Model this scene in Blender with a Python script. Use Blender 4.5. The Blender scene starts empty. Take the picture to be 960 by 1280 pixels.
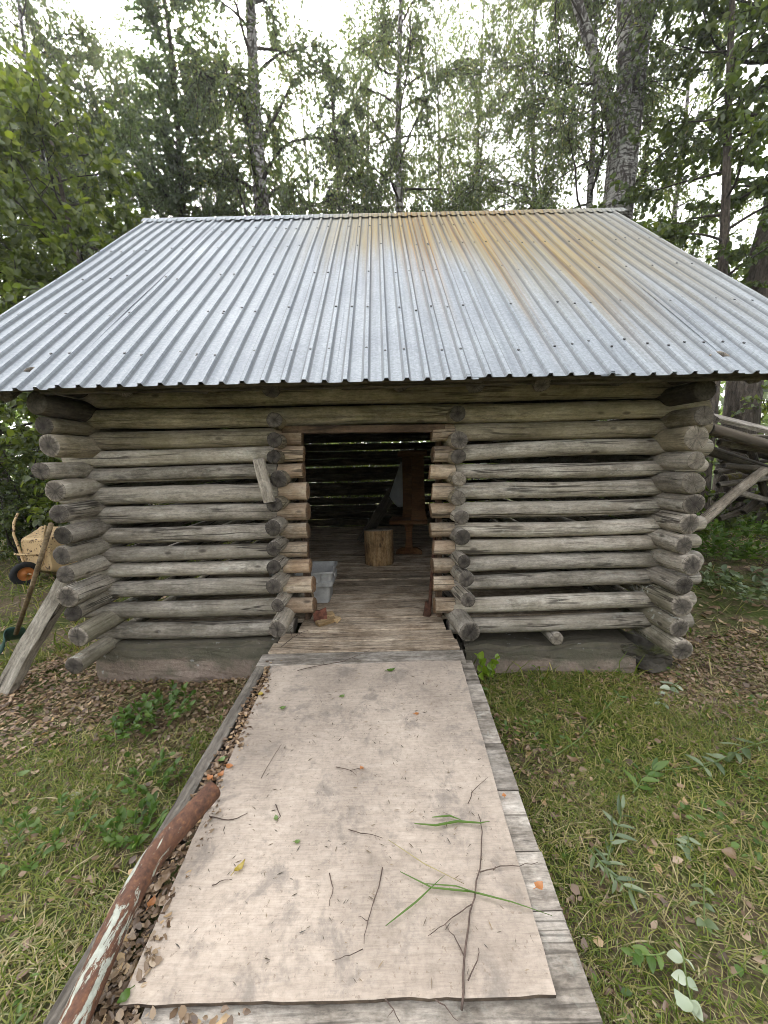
import bpy, bmesh, math, random
import numpy as np
from mathutils import Vector, Matrix, Euler

S = bpy.context.scene
COL = S.collection
R = math.radians
PI = math.pi

# ------------------------------------------------------------------ camera
PITCH, ROLL = R(7.7), 0.0225
CAM = np.array([0.0, -2.8, 1.62])
FOC = 481.0                                     # focal length in pixels of a 960 x 1280 picture
R0 = np.array([1.0, 0, 0])
FW = np.array([0, math.cos(PITCH), -math.sin(PITCH)])
U0 = np.array([0, math.sin(PITCH), math.cos(PITCH)])
RT = math.cos(ROLL) * R0 - math.sin(ROLL) * U0
UP = math.sin(ROLL) * R0 + math.cos(ROLL) * U0
cam_d = bpy.data.cameras.new("camera")
cam = bpy.data.objects.new("camera", cam_d)
COL.objects.link(cam)
M = Matrix(((RT[0], UP[0], -FW[0]), (RT[1], UP[1], -FW[1]), (RT[2], UP[2], -FW[2])))
cam.matrix_world = Matrix.Translation(Vector(CAM)) @ M.to_4x4()
cam_d.sensor_fit = 'VERTICAL'
cam_d.sensor_height = 36.0
cam_d.lens = 36.0 * FOC / 1280.0
cam_d.clip_start = 0.05
cam_d.clip_end = 500
S.camera = cam

# ------------------------------------------------------------------ sky, sun, exposure
SUN_EL = R(38.7)
SUN_AZ = R(-21.6)                               # left of straight ahead (+Y)
wd = bpy.data.worlds.new("World")
S.world = wd
wd.use_nodes = True
nt = wd.node_tree
nt.nodes.clear()
sky = nt.nodes.new('ShaderNodeTexSky')
sky.sky_type = 'NISHITA'
sky.sun_disc = False
sky.sun_elevation = SUN_EL
sky.sun_rotation = SUN_AZ
sky.air_density = 1.2
sky.dust_density = 5.0
sky.ozone_density = 1.0
hs = nt.nodes.new('ShaderNodeHueSaturation')
hs.inputs['Saturation'].default_value = 0.15    # a thin bright overcast
bgd = nt.nodes.new('ShaderNodeBackground')
bgd.inputs['Strength'].default_value = 0.15
wo = nt.nodes.new('ShaderNodeOutputWorld')
nt.links.new(sky.outputs[0], hs.inputs['Color'])
nt.links.new(hs.outputs[0], bgd.inputs['Color'])
nt.links.new(bgd.outputs[0], wo.inputs['Surface'])

sun_d = bpy.data.lights.new("sun", 'SUN')
sun_d.energy = 1.3
sun_d.angle = R(14)
sun_d.color = (1.0, 0.93, 0.82)
sun = bpy.data.objects.new("sun", sun_d)
COL.objects.link(sun)
sdir = Vector((math.sin(SUN_AZ) * math.cos(SUN_EL), math.cos(SUN_AZ) * math.cos(SUN_EL), math.sin(SUN_EL)))
sun.rotation_euler = sdir.to_track_quat('Z', 'Y').to_euler()
sun.location = (-8, 20, 20)

S.view_settings.view_transform = 'Standard'
S.view_settings.look = 'None'
S.view_settings.gamma = 1.0
S.view_settings.use_curve_mapping = False
S.view_settings.exposure = 2.76
S.render.engine = 'CYCLES'
S.cycles.use_denoising = True
S.cycles.filter_width = 0.9
S.cycles.max_bounces = 8
S.cycles.diffuse_bounces = 4
S.cycles.transmission_bounces = 4
S.cycles.sample_clamp_indirect = 10


# ------------------------------------------------------------------ pixel -> place
def ray(px, py):
    return FW + RT * ((px - 480) / FOC) + UP * ((640 - py) / FOC)


def on_y(px, py, Y):
    d = ray(px, py)
    return CAM + d * ((Y - CAM[1]) / d[1])


def on_z(px, py, Z):
    d = ray(px, py)
    return CAM + d * ((Z - CAM[2]) / d[2])


# ------------------------------------------------------------------ scene helpers
def tag(o, label=None, cat=None, group=None, kind=None):
    if label: o['label'] = label
    if cat: o['category'] = cat
    if group: o['group'] = group
    if kind: o['kind'] = kind
    return o


def empty(name, loc=(0, 0, 0), rz=0.0, label=None, cat=None, group=None):
    o = bpy.data.objects.new(name, None)
    o.empty_display_size = 0.1
    COL.objects.link(o)
    o.location = loc
    o.rotation_euler = (0, 0, rz)
    return tag(o, label, cat, group)


def link(name, me, mats=None, parent=None):
    o = bpy.data.objects.new(name, me)
    COL.objects.link(o)
    if mats is not None:
        for m in (mats if isinstance(mats, (list, tuple)) else [mats]):
            me.materials.append(m)
    if parent is not None:
        o.parent = parent
    return o


def copy_tree(o, parent=None):
    c = o.copy()
    COL.objects.link(c)
    c.parent = parent
    for ch in list(o.children):
        copy_tree(ch, c)
    return c


class MB:
    """collects shapes, becomes one mesh"""

    def __init__(s):
        s.v, s.f, s.m = [], [], []

    def add(s, vs, fs, mi=0):
        b = len(s.v)
        s.v += [tuple(map(float, v)) for v in vs]
        s.f += [tuple(b + i for i in f) for f in fs]
        s.m += [mi] * len(fs)

    def box(s, c, size, rot=None, mi=0, bev=0.0):
        x, y, z = [k / 2 for k in size]
        if bev <= 0:
            vs = [(-x, -y, -z), (x, -y, -z), (x, y, -z), (-x, y, -z), (-x, -y, z), (x, -y, z), (x, y, z), (-x, y, z)]
            fs = [(0, 3, 2, 1), (4, 5, 6, 7), (0, 1, 5, 4), (1, 2, 6, 5), (2, 3, 7, 6), (3, 0, 4, 7)]
        else:
            bm = bmesh.new()
            bmesh.ops.create_cube(bm, size=1)
            for v in bm.verts: v.co = Vector((v.co.x * 2 * x, v.co.y * 2 * y, v.co.z * 2 * z))
            bmesh.ops.bevel(bm, geom=list(bm.edges), offset=bev, segments=2, affect='EDGES', profile=0.6)
            vs = [v.co.copy() for v in bm.verts]
            fs = [[v.index for v in f.verts] for f in bm.faces]
            bm.free()
        mt = (rot if rot is not None else Matrix.Identity(3))
        s.add([mt @ Vector(v) + Vector(c) for v in vs], fs, mi)

    def tube(s, pts, rad, seg=10, mi=0, caps=True, mi_cap=None):
        pts = [Vector(p) for p in pts]
        n = len(pts)
        if not hasattr(rad, '__len__'): rad = [rad] * n
        vs, fs = [], []
        t0 = (pts[1] - pts[0]).normalized()
        ref = Vector((0, 0, 1)) if abs(t0.z) < 0.9 else Vector((1, 0, 0))
        a = t0.cross(ref).normalized()
        for i in range(n):
            t = (pts[min(i + 1, n - 1)] - pts[max(i - 1, 0)]).normalized()
            a = (a - t * a.dot(t)).normalized()
            b = t.cross(a)
            for k in range(seg):
                w = 2 * PI * k / seg
                vs.append(pts[i] + (a * math.cos(w) + b * math.sin(w)) * rad[i])
        for i in range(n - 1):
            for k in range(seg):
                fs.append((i * seg + k, i * seg + (k + 1) % seg, (i + 1) * seg + (k + 1) % seg, (i + 1) * seg + k))
        s.add(vs, fs, mi)
        if caps:
            b0 = len(s.v) - len(vs)
            s.f.append(tuple(b0 + k for k in reversed(range(seg))))
            s.f.append(tuple(b0 + (n - 1) * seg + k for k in range(seg)))
            s.m += [mi if mi_cap is None else mi_cap] * 2

    def lathe(s, prof, seg=24, mi=0, M4=None):
        vs, fs = [], []
        for (r, z) in prof:
            for k in range(seg):
                w = 2 * PI * k / seg
                v = Vector((r * math.cos(w), r * math.sin(w), z))
                vs.append(M4 @ v if M4 else v)
        for i in range(len(prof) - 1):
            for k in range(seg):
                fs.append((i * seg + k, i * seg + (k + 1) % seg, (i + 1) * seg + (k + 1) % seg, (i + 1) * seg + k))
        s.add(vs, fs, mi)

    def build(s, name, mats, parent=None, smooth=False):
        me = bpy.data.meshes.new(name)
        me.from_pydata(s.v, [], s.f)
        o = link(name, me, mats, parent)
        me.polygons.foreach_set('material_index', s.m)
        if smooth: me.polygons.foreach_set('use_smooth', [True] * len(me.polygons))
        me.update()
        return o


def np_mesh(name, V, F, mats, parent=None, smooth=False, mi=None):
    """V (n,3), F (m,k) all polygons with k corners"""
    me = bpy.data.meshes.new(name)
    m, k = F.shape
    me.vertices.add(len(V))
    me.vertices.foreach_set('co', V.astype(np.float32).ravel())
    me.loops.add(m * k)
    me.loops.foreach_set('vertex_index', F.astype(np.int32).ravel())
    me.polygons.add(m)
    me.polygons.foreach_set('loop_start', np.arange(0, m * k, k, dtype=np.int32))
    me.polygons.foreach_set('loop_total', np.full(m, k, dtype=np.int32))
    if smooth: me.polygons.foreach_set('use_smooth', np.ones(m, dtype=bool))
    if mi is not None: me.polygons.foreach_set('material_index', mi.astype(np.int32))
    me.update(calc_edges=True)
    return link(name, me, mats, parent)


# ------------------------------------------------------------------ material helpers
class NM:
    def __init__(s, name):
        s.mat = bpy.data.materials.new(name)
        s.mat.use_nodes = True
        s.t = s.mat.node_tree
        s.t.nodes.clear()
        s.out = s.t.nodes.new('ShaderNodeOutputMaterial')

    def n(s, typ, **kw):
        nd = s.t.nodes.new(typ)
        for k, v in kw.items():
            if k in nd.inputs.keys() if isinstance(k, str) else False:
                nd.inputs[k].default_value = v
            else:
                setattr(nd, k, v)
        return nd

    def l(s, a, b):
        s.t.links.new(a, b)

    def coord(s, kind='Object', scale=(1, 1, 1), rnd=0.0, rot=(0, 0, 0)):
        tc = s.n('ShaderNodeTexCoord')
        mp = s.n('ShaderNodeMapping')
        mp.inputs['Scale'].default_value = scale
        mp.inputs['Rotation'].default_value = rot
        s.l(tc.outputs[kind], mp.inputs['Vector'])
        if rnd:
            oi = s.n('ShaderNodeObjectInfo')
            mu = s.n('ShaderNodeMath', operation='MULTIPLY')
            mu.inputs[1].default_value = rnd
            s.l(oi.outputs['Random'], mu.inputs[0])
            cx = s.n('ShaderNodeCombineXYZ')
            for i in range(3): s.l(mu.outputs[0], cx.inputs[i])
            s.l(cx.outputs[0], mp.inputs['Location'])
        return mp.outputs[0]

    def noise(s, vec, scale, detail=5, rough=0.6, dist=0.0):
        nd = s.n('ShaderNodeTexNoise')
        nd.inputs['Scale'].default_value = scale
        nd.inputs['Detail'].default_value = detail
        nd.inputs['Roughness'].default_value = rough
        nd.inputs['Distortion'].default_value = dist
        if vec is not None: s.l(vec, nd.inputs['Vector'])
        return nd.outputs['Fac']

    def ramp(s, fac, stops, interp='LINEAR'):
        nd = s.n('ShaderNodeValToRGB')
        cr = nd.color_ramp
        cr.interpolation = interp
        while len(cr.elements) < len(stops): cr.elements.new(0.5)
        for e, (p, c) in zip(cr.elements, stops):
            e.position = p
            e.color = (c, c, c, 1) if not hasattr(c, '__len__') else (*c, 1)
        s.l(fac, nd.inputs[0])
        return nd.outputs['Color']

    def mix(s, a, b, fac, mode='MIX'):
        nd = s.n('ShaderNodeMix', data_type='RGBA', blend_type=mode)
        for sock, val in ((nd.inputs[0], fac), (nd.inputs[6], a), (nd.inputs[7], b)):
            if isinstance(val, bpy.types.NodeSocket): s.l(val, sock)
            elif hasattr(val, '__len__'): sock.default_value = (*val, 1)
            else: sock.default_value = val if sock.type == 'VALUE' else (val, val, val, 1)
        return nd.outputs[2]

    def math(s, op, a, b=None, clamp=False):
        nd = s.n('ShaderNodeMath', operation=op)
        nd.use_clamp = clamp
        for sock, val in ((nd.inputs[0], a), (nd.inputs[1], b)):
            if val is None: continue
            if isinstance(val, bpy.types.NodeSocket): s.l(val, sock)
            else: sock.default_value = val
        return nd.outputs[0]

    def maprange(s, v, a, b, c=0.0, d=1.0):
        nd = s.n('ShaderNodeMapRange')
        nd.interpolation_type = 'SMOOTHSTEP'
        s.l(v, nd.inputs[0])
        for i, k in enumerate((a, b, c, d)): nd.inputs[i + 1].default_value = k
        return nd.outputs[0]

    def bump(s, h, strength=0.3, dist=0.01):
        nd = s.n('ShaderNodeBump')
        nd.inputs['Strength'].default_value = strength
        nd.inputs['Distance'].default_value = dist
        s.l(h, nd.inputs['Height'])
        return nd.outputs[0]

    def finish(s, color, rough=0.8, normal=None, metallic=0.0, spec=0.3):
        b = s.n('ShaderNodeBsdfPrincipled')
        for key, val in (('Base Color', color), ('Roughness', rough), ('Metallic', metallic)):
            if isinstance(val, bpy.types.NodeSocket): s.l(val, b.inputs[key])
            elif hasattr(val, '__len__'): b.inputs[key].default_value = (*val, 1)
            else: b.inputs[key].default_value = val
        b.inputs['Specular IOR Level'].default_value = spec
        if normal is not None: s.l(normal, b.inputs['Normal'])
        s.l(b.outputs[0], s.out.inputs[0])
        return s.mat

    def sep(s, vec):
        nd = s.n('ShaderNodeSeparateXYZ')
        s.l(vec, nd.inputs[0])
        return nd.outputs


def wood(name, dark, mid, light, tint=(1, 1, 1), tint_amt=0.0, patch=(0.5, 0.5, 0.5), grain=(1.7, 16, 16), crack=0.6, obj_var=0.22, bump=0.5, lichen=0.0):
    """weathered wood with its grain along local X"""
    m = NM(name)
    g0, g1, g2 = grain
    n1 = m.noise(m.coord('Object', (g0 * 0.8, g1 * 0.55, g2 * 0.55), rnd=37.0), 1.6, 5, 0.6, 0.5)
    n2 = m.noise(m.coord('Object', (g0 * 2.2, g1 * 2.6, g2 * 2.6), rnd=91.0), 1.5, 6, 0.75, 0.3)
    n3 = m.noise(m.coord('Object', (1, 1, 1), rnd=53.0), 4.5, 6, 0.7)
    n5 = m.noise(m.coord('Object', (1, 2.2, 2.2), rnd=63.0), 34, 4, 0.7)
    col = m.ramp(n1, [(0.30, dark), (0.48, mid), (0.70, light)])
    fib = m.ramp(n2, [(0.32, 0.42), (0.47, 0.92), (0.56, 1.06), (0.72, 1.42)])
    col = m.mix(col, fib, 0.85, 'MULTIPLY')
    col = m.mix(col, m.ramp(n5, [(0.34, 0.62), (0.5, 1.0), (0.66, 1.30)]), 0.7, 'MULTIPLY')
    blot = m.ramp(n3, [(0.36, patch), (0.56, (1, 1, 1))])
    col = m.mix(col, blot, 0.85, 'MULTIPLY')
    if tint_amt:
        n4 = m.noise(m.coord('Object', (0.7, 3, 3), rnd=11.0), 1.5, 4)
        col = m.mix(col, tint, m.math('MULTIPLY', m.maprange(n4, 0.4, 0.65), tint_amt), 'MIX')
    # drying checks: long thin dark splits
    ck = m.noise(m.coord('Object', (0.5, g1 * 0.62, g2 * 0.62), rnd=71.0), 1.0, 3, 0.55, 0.2)
    ckm = m.ramp(m.math('ABSOLUTE', m.math('SUBTRACT', ck, 0.5)), [(0.0, 1.0), (0.010, 0.8), (0.020, 0.0)])
    gate = m.maprange(m.noise(m.coord('Object', (1.1, 2, 2), rnd=23.0), 1.6, 2), 0.42, 0.56)
    ckm = m.math('MULTIPLY', ckm, gate)
    col = m.mix(col, (0.018, 0.014, 0.011), m.math('MULTIPLY', ckm, crack), 'MIX')
    # small dark knots
    vo = m.n('ShaderNodeTexVoronoi')
    vo.inputs['Scale'].default_value = 1.0
    m.l(m.coord('Object', (4.0, 9.0, 9.0), rnd=47.0), vo.inputs['Vector'])
    kn = m.ramp(vo.outputs['Distance'], [(0.05, 1.0), (0.09, 0.75), (0.14, 0.0)])
    col = m.mix(col, (0.035, 0.026, 0.02), m.math('MULTIPLY', kn, 0.75 * min(1.0, crack + 0.2)))
    if lichen:
        ln = m.noise(m.coord('Object', (1, 1, 1), rnd=19.0), 26, 4, 0.6)
        lg = m.noise(m.coord('Object', (1, 1, 1), rnd=29.0), 4.5, 3, 0.6)
        lm = m.math('MULTIPLY', m.maprange(ln, 0.55, 0.63), m.maprange(lg, 0.48, 0.62))
        col = m.mix(col, (0.42, 0.43, 0.38), m.math('MULTIPLY', lm, lichen))
    oi = m.n('ShaderNodeObjectInfo')
    v = m.maprange(oi.outputs['Random'], 0, 1, 1 - obj_var, 1 + obj_var)
    cx = m.n('ShaderNodeCombineXYZ')
    for i in range(3): m.l(v, cx.inputs[i])
    col = m.mix(col, cx.outputs[0], 1.0, 'MULTIPLY')
    h = m.math('SUBTRACT', m.math('ADD', m.math('MULTIPLY', n1, 0.4), m.math('MULTIPLY', n2, 0.6)), m.math('MULTIPLY', ckm, 1.0))
    return m.finish(col, 0.85, m.bump(h, bump, 0.006), spec=0.2)


def end_grain(name, core, mid, rim, scale=1.0):
    """sawn log end: rings about the local X axis"""
    m = NM(name)
    tc = m.n('ShaderNodeTexCoord')
    xyz = m.sep(tc.outputs['Object'])
    r = m.math('SQRT', m.math('ADD', m.math('MULTIPLY', xyz[1], xyz[1]), m.math('MULTIPLY', xyz[2], xyz[2])))
    c = m.coord('Object', (1, 1, 1), rnd=17.0)
    n = m.noise(c, 22, 4)
    rr = m.math('ADD', r, m.math('MULTIPLY', m.math('SUBTRACT', n, 0.5), 0.035))
    col = m.ramp(m.math('MULTIPLY', rr, 1.0 / (0.068 * scale)), [(0.0, core), (0.45, mid), (0.72, mid), (0.98, rim)])
    ring = m.math('SINE', m.math('MULTIPLY', r, 900))
    col = m.mix(col, m.ramp(ring, [(0.0, 0.78), (1.0, 1.1)]), 0.7, 'MULTIPLY')
    ang = m.math('ARCTAN2', xyz[1], xyz[2])
    a1 = m.noise(None, 1, 2)
    nz = m.n('ShaderNodeTexNoise', noise_dimensions='1D')
    nz.inputs['Scale'].default_value = 2.4
    nz.inputs['Detail'].default_value = 3
    oi = m.n('ShaderNodeObjectInfo')
    m.l(m.math('ADD', ang, m.math('MULTIPLY', oi.outputs['Random'], 40)), nz.inputs['W'])
    ck = m.ramp(m.math('ABSOLUTE', m.math('SUBTRACT', nz.outputs['Fac'], 0.5)), [(0.0, 1.0), (0.035, 0.0)])
    col = m.mix(col, (0.015, 0.012, 0.01), m.math('MULTIPLY', ck, 0.5))
    blot = m.ramp(m.noise(c, 45, 4), [(0.35, 0.6), (0.6, 1.1)])
    col = m.mix(col, blot, 0.7, 'MULTIPLY')
    cx = m.n('ShaderNodeCombineXYZ')
    v = m.maprange(oi.outputs['Random'], 0, 1, 0.65, 1.35)
    for i in range(3): m.l(v, cx.inputs[i])
    col = m.mix(col, cx.outputs[0], 1.0, 'MULTIPLY')
    h = m.math('ADD', m.math('MULTIPLY', ring, 0.2), m.math('SUBTRACT', n, ck))
    return m.finish(col, 0.9, m.bump(h, 0.5, 0.004), spec=0.15)


def leaf_mat(name, stops, trans=0.45, gloss=0.05, vein=None):
    m = NM(name)
    g = m.n('ShaderNodeNewGeometry')
    col = m.ramp(g.outputs['Random Per Island'], stops)
    n = m.noise(m.coord('Object', (1, 1, 1)), 0.9, 3)
    col = m.mix(col, m.ramp(n, [(0.3, (0.75, 0.8, 0.7)), (0.7, (1.2, 1.15, 1.05))]), 0.8, 'MULTIPLY')
    d = m.n('ShaderNodeBsdfDiffuse')
    t = m.n('ShaderNodeBsdfTranslucent')
    m.l(col, d.inputs[0])
    tcol = m.mix(col, (1.25, 1.3, 0.6), 1.0, 'MULTIPLY')
    m.l(tcol, t.inputs[0])
    mx = m.n('ShaderNodeMixShader')
    mx.inputs[0].default_value = trans
    m.l(d.outputs[0], mx.inputs[1])
    m.l(t.outputs[0], mx.inputs[2])
    gl = m.n('ShaderNodeBsdfGlossy')
    gl.inputs['Roughness'].default_value = 0.45
    m2 = m.n('ShaderNodeMixShader')
    m2.inputs[0].default_value = gloss
    m.l(mx.outputs[0], m2.inputs[1])
    m.l(gl.outputs[0], m2.inputs[2])
    m.l(m2.outputs[0], m.out.inputs[0])
    return m.mat


# ------------------------------------------------------------------ materials
MT = {}
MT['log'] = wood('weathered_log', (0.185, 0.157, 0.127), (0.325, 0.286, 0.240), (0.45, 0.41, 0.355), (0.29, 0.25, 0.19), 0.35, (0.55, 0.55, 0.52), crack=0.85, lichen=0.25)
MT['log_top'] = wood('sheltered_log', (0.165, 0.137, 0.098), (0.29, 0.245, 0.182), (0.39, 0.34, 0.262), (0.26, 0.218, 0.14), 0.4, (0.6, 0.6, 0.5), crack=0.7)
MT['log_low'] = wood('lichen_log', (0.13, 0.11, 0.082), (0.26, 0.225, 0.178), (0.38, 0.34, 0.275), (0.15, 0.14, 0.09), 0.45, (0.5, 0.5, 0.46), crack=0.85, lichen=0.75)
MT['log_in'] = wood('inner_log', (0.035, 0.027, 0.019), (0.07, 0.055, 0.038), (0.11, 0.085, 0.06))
MT['log_cut'] = wood('door_side_log', (0.21, 0.16, 0.115), (0.35, 0.285, 0.215), (0.46, 0.385, 0.30), (0.33, 0.21, 0.13), 0.4, (0.7, 0.6, 0.5), crack=0.8)
MT['end'] = end_grain('grey_end_grain', (0.04, 0.034, 0.030), (0.105, 0.09, 0.076), (0.27, 0.232, 0.19))
MT['end_pale'] = end_grain('pale_end_grain', (0.15, 0.125, 0.10), (0.21, 0.18, 0.145), (0.28, 0.24, 0.19))
MT['end_cut'] = end_grain('orange_end_grain', (0.25, 0.14, 0.075), (0.22, 0.14, 0.085), (0.18, 0.13, 0.09))
MT['floor'] = wood('floor_plank', (0.26, 0.20, 0.142), (0.41, 0.328, 0.243), (0.50, 0.415, 0.32), patch=(0.5, 0.45, 0.4), crack=0.6)
MT['grey_plank'] = wood('grey_plank', (0.15, 0.128, 0.105), (0.29, 0.255, 0.215), (0.42, 0.38, 0.33), patch=(0.55, 0.53, 0.5), grain=(3.0, 20, 20), crack=0.55, lichen=0.2)
MT['beam'] = wood('dark_beam', (0.08, 0.068, 0.055), (0.165, 0.143, 0.118), (0.26, 0.23, 0.192), patch=(0.5, 0.5, 0.5), crack=0.9, lichen=0.15)
MT['red_board'] = wood('red_brown_board', (0.055, 0.035, 0.022), (0.10, 0.064, 0.042), (0.15, 0.10, 0.066))
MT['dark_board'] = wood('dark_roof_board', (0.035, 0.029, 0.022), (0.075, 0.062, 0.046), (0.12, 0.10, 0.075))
MT['pine'] = wood('varnished_pine', (0.075, 0.033, 0.014), (0.12, 0.056, 0.024), (0.165, 0.085, 0.038), crack=0.1, patch=(0.8, 0.75, 0.7))
MT['split'] = wood('split_firewood', (0.30, 0.20, 0.10), (0.44, 0.31, 0.17), (0.55, 0.42, 0.26), crack=0.3, patch=(0.8, 0.75, 0.7))
MT['stump'] = wood('stump_side', (0.17, 0.10, 0.048), (0.29, 0.18, 0.088), (0.38, 0.26, 0.14), crack=0.8)
MT['pole'] = wood('bare_pole', (0.15, 0.12, 0.09), (0.26, 0.215, 0.165), (0.37, 0.32, 0.255), crack=0.7, lichen=0.2)
MT['handle'] = wood('tool_handle', (0.16, 0.11, 0.06), (0.26, 0.19, 0.115), (0.34, 0.26, 0.165), crack=0.2)
MT['leaner'] = wood('split_plank', (0.13, 0.112, 0.09), (0.25, 0.222, 0.185), (0.37, 0.335, 0.285), patch=(0.6, 0.58, 0.55), crack=1.0)


def mossy():
    m = NM('mossy_wood')
    c = m.coord('Object', (1, 12, 12), rnd=31)
    n = m.noise(c, 1.5, 6)
    col = m.ramp(n, [(0.3, (0.045, 0.035, 0.026)), (0.7, (0.13, 0.105, 0.08))])
    g = m.noise(m.coord('Object', (1, 1, 1), rnd=9), 5, 5, 0.65)
    nz = m.sep(m.n('ShaderNodeNewGeometry').outputs['Normal'])[2]
    gm = m.math('MULTIPLY', m.maprange(g, 0.5, 0.6), m.maprange(nz, -0.3, 0.5))
    fine = m.noise(m.coord('Object', (1, 1, 1)), 90, 3)
    col = m.mix(col, m.ramp(fine, [(0.3, (0.06, 0.055, 0.01)), (0.7, (0.17, 0.14, 0.03))]), gm)
    return m.finish(col, 0.95, m.bump(m.math('ADD', n, m.math('MULTIPLY', m.math('MULTIPLY', fine, gm), 2)), 0.7, 0.01))


MT['mossy'] = mossy()


def plywood():
    m = NM('plywood')
    c = m.coord('Object', (1.0, 1.0, 1.0))
    g1 = m.noise(m.coord('Object', (4.0, 22, 5)), 2.0, 7, 0.7, 1.2)
    g2 = m.noise(m.coord('Object', (8, 160, 20)), 1.6, 4, 0.7)
    big = m.noise(c, 1.7, 5, 0.6)
    col = m.ramp(g1, [(0.22, (0.30, 0.250, 0.202)), (0.5, (0.365, 0.308, 0.254)), (0.78, (0.415, 0.358, 0.300))])
    col = m.mix(col, m.ramp(g2, [(0.33, 0.80), (0.5, 0.98), (0.7, 1.08)]), 0.7, 'MULTIPLY')
    col = m.mix(col, m.ramp(m.noise(c, 48, 5, 0.75), [(0.35, 0.78), (0.5, 1.0), (0.65, 1.12)]), 0.7, 'MULTIPLY')
    col = m.mix(col, m.ramp(big, [(0.34, (0.62, 0.60, 0.585)), (0.58, (1.07, 1.05, 1.03))]), 0.9, 'MULTIPLY')
    # damp brown margins and grey dirt patches
    d = m.noise(c, 6.0, 6, 0.7, 0.3)
    col = m.mix(col, (0.135, 0.118, 0.104), m.math('MULTIPLY', m.maprange(d, 0.50, 0.67), 0.62))
    sp = m.noise(c, 75, 3, 0.6)
    col = m.mix(col, (0.15, 0.11, 0.08), m.math('MULTIPLY', m.maprange(sp, 0.62, 0.70), 0.5))
    v = m.n('ShaderNodeTexVoronoi')
    v.inputs['Scale'].default_value = 3.1
    m.l(m.coord('Object', (1.0, 1.5, 1.0)), v.inputs['Vector'])
    kn = m.ramp(m.math('ADD', v.outputs['Distance'], m.math('MULTIPLY', m.math('SUBTRACT', d, 0.5), 0.05)), [(0.02, 0.75), (0.05, 0.1), (0.062, 0.5), (0.075, 0.0)])
    col = m.mix(col, (0.13, 0.085, 0.055), m.math('MULTIPLY', kn, 0.8))
    return m.finish(col, 0.88, m.bump(m.math('ADD', g1, g2), 0.25, 0.003), spec=0.2)


MT['plywood'] = plywood()


def plywood_edge():
    m = NM('plywood_edge')
    n = m.noise(m.coord('Object', (3, 3, 3)), 8, 5)
    lay = m.math('SINE', m.math('MULTIPLY', m.sep(m.n('ShaderNodeTexCoord').outputs['Object'])[2], 2400))
    col = m.ramp(n, [(0.3, (0.06, 0.045, 0.035)), (0.7, (0.19, 0.14, 0.10))])
    col = m.mix(col, m.ramp(lay, [(0.2, 0.6), (0.8, 1.1)]), 0.7, 'MULTIPLY')
    return m.finish(col, 0.95, m.bump(n, 0.5, 0.004))


MT['ply_edge'] = plywood_edge()


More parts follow.
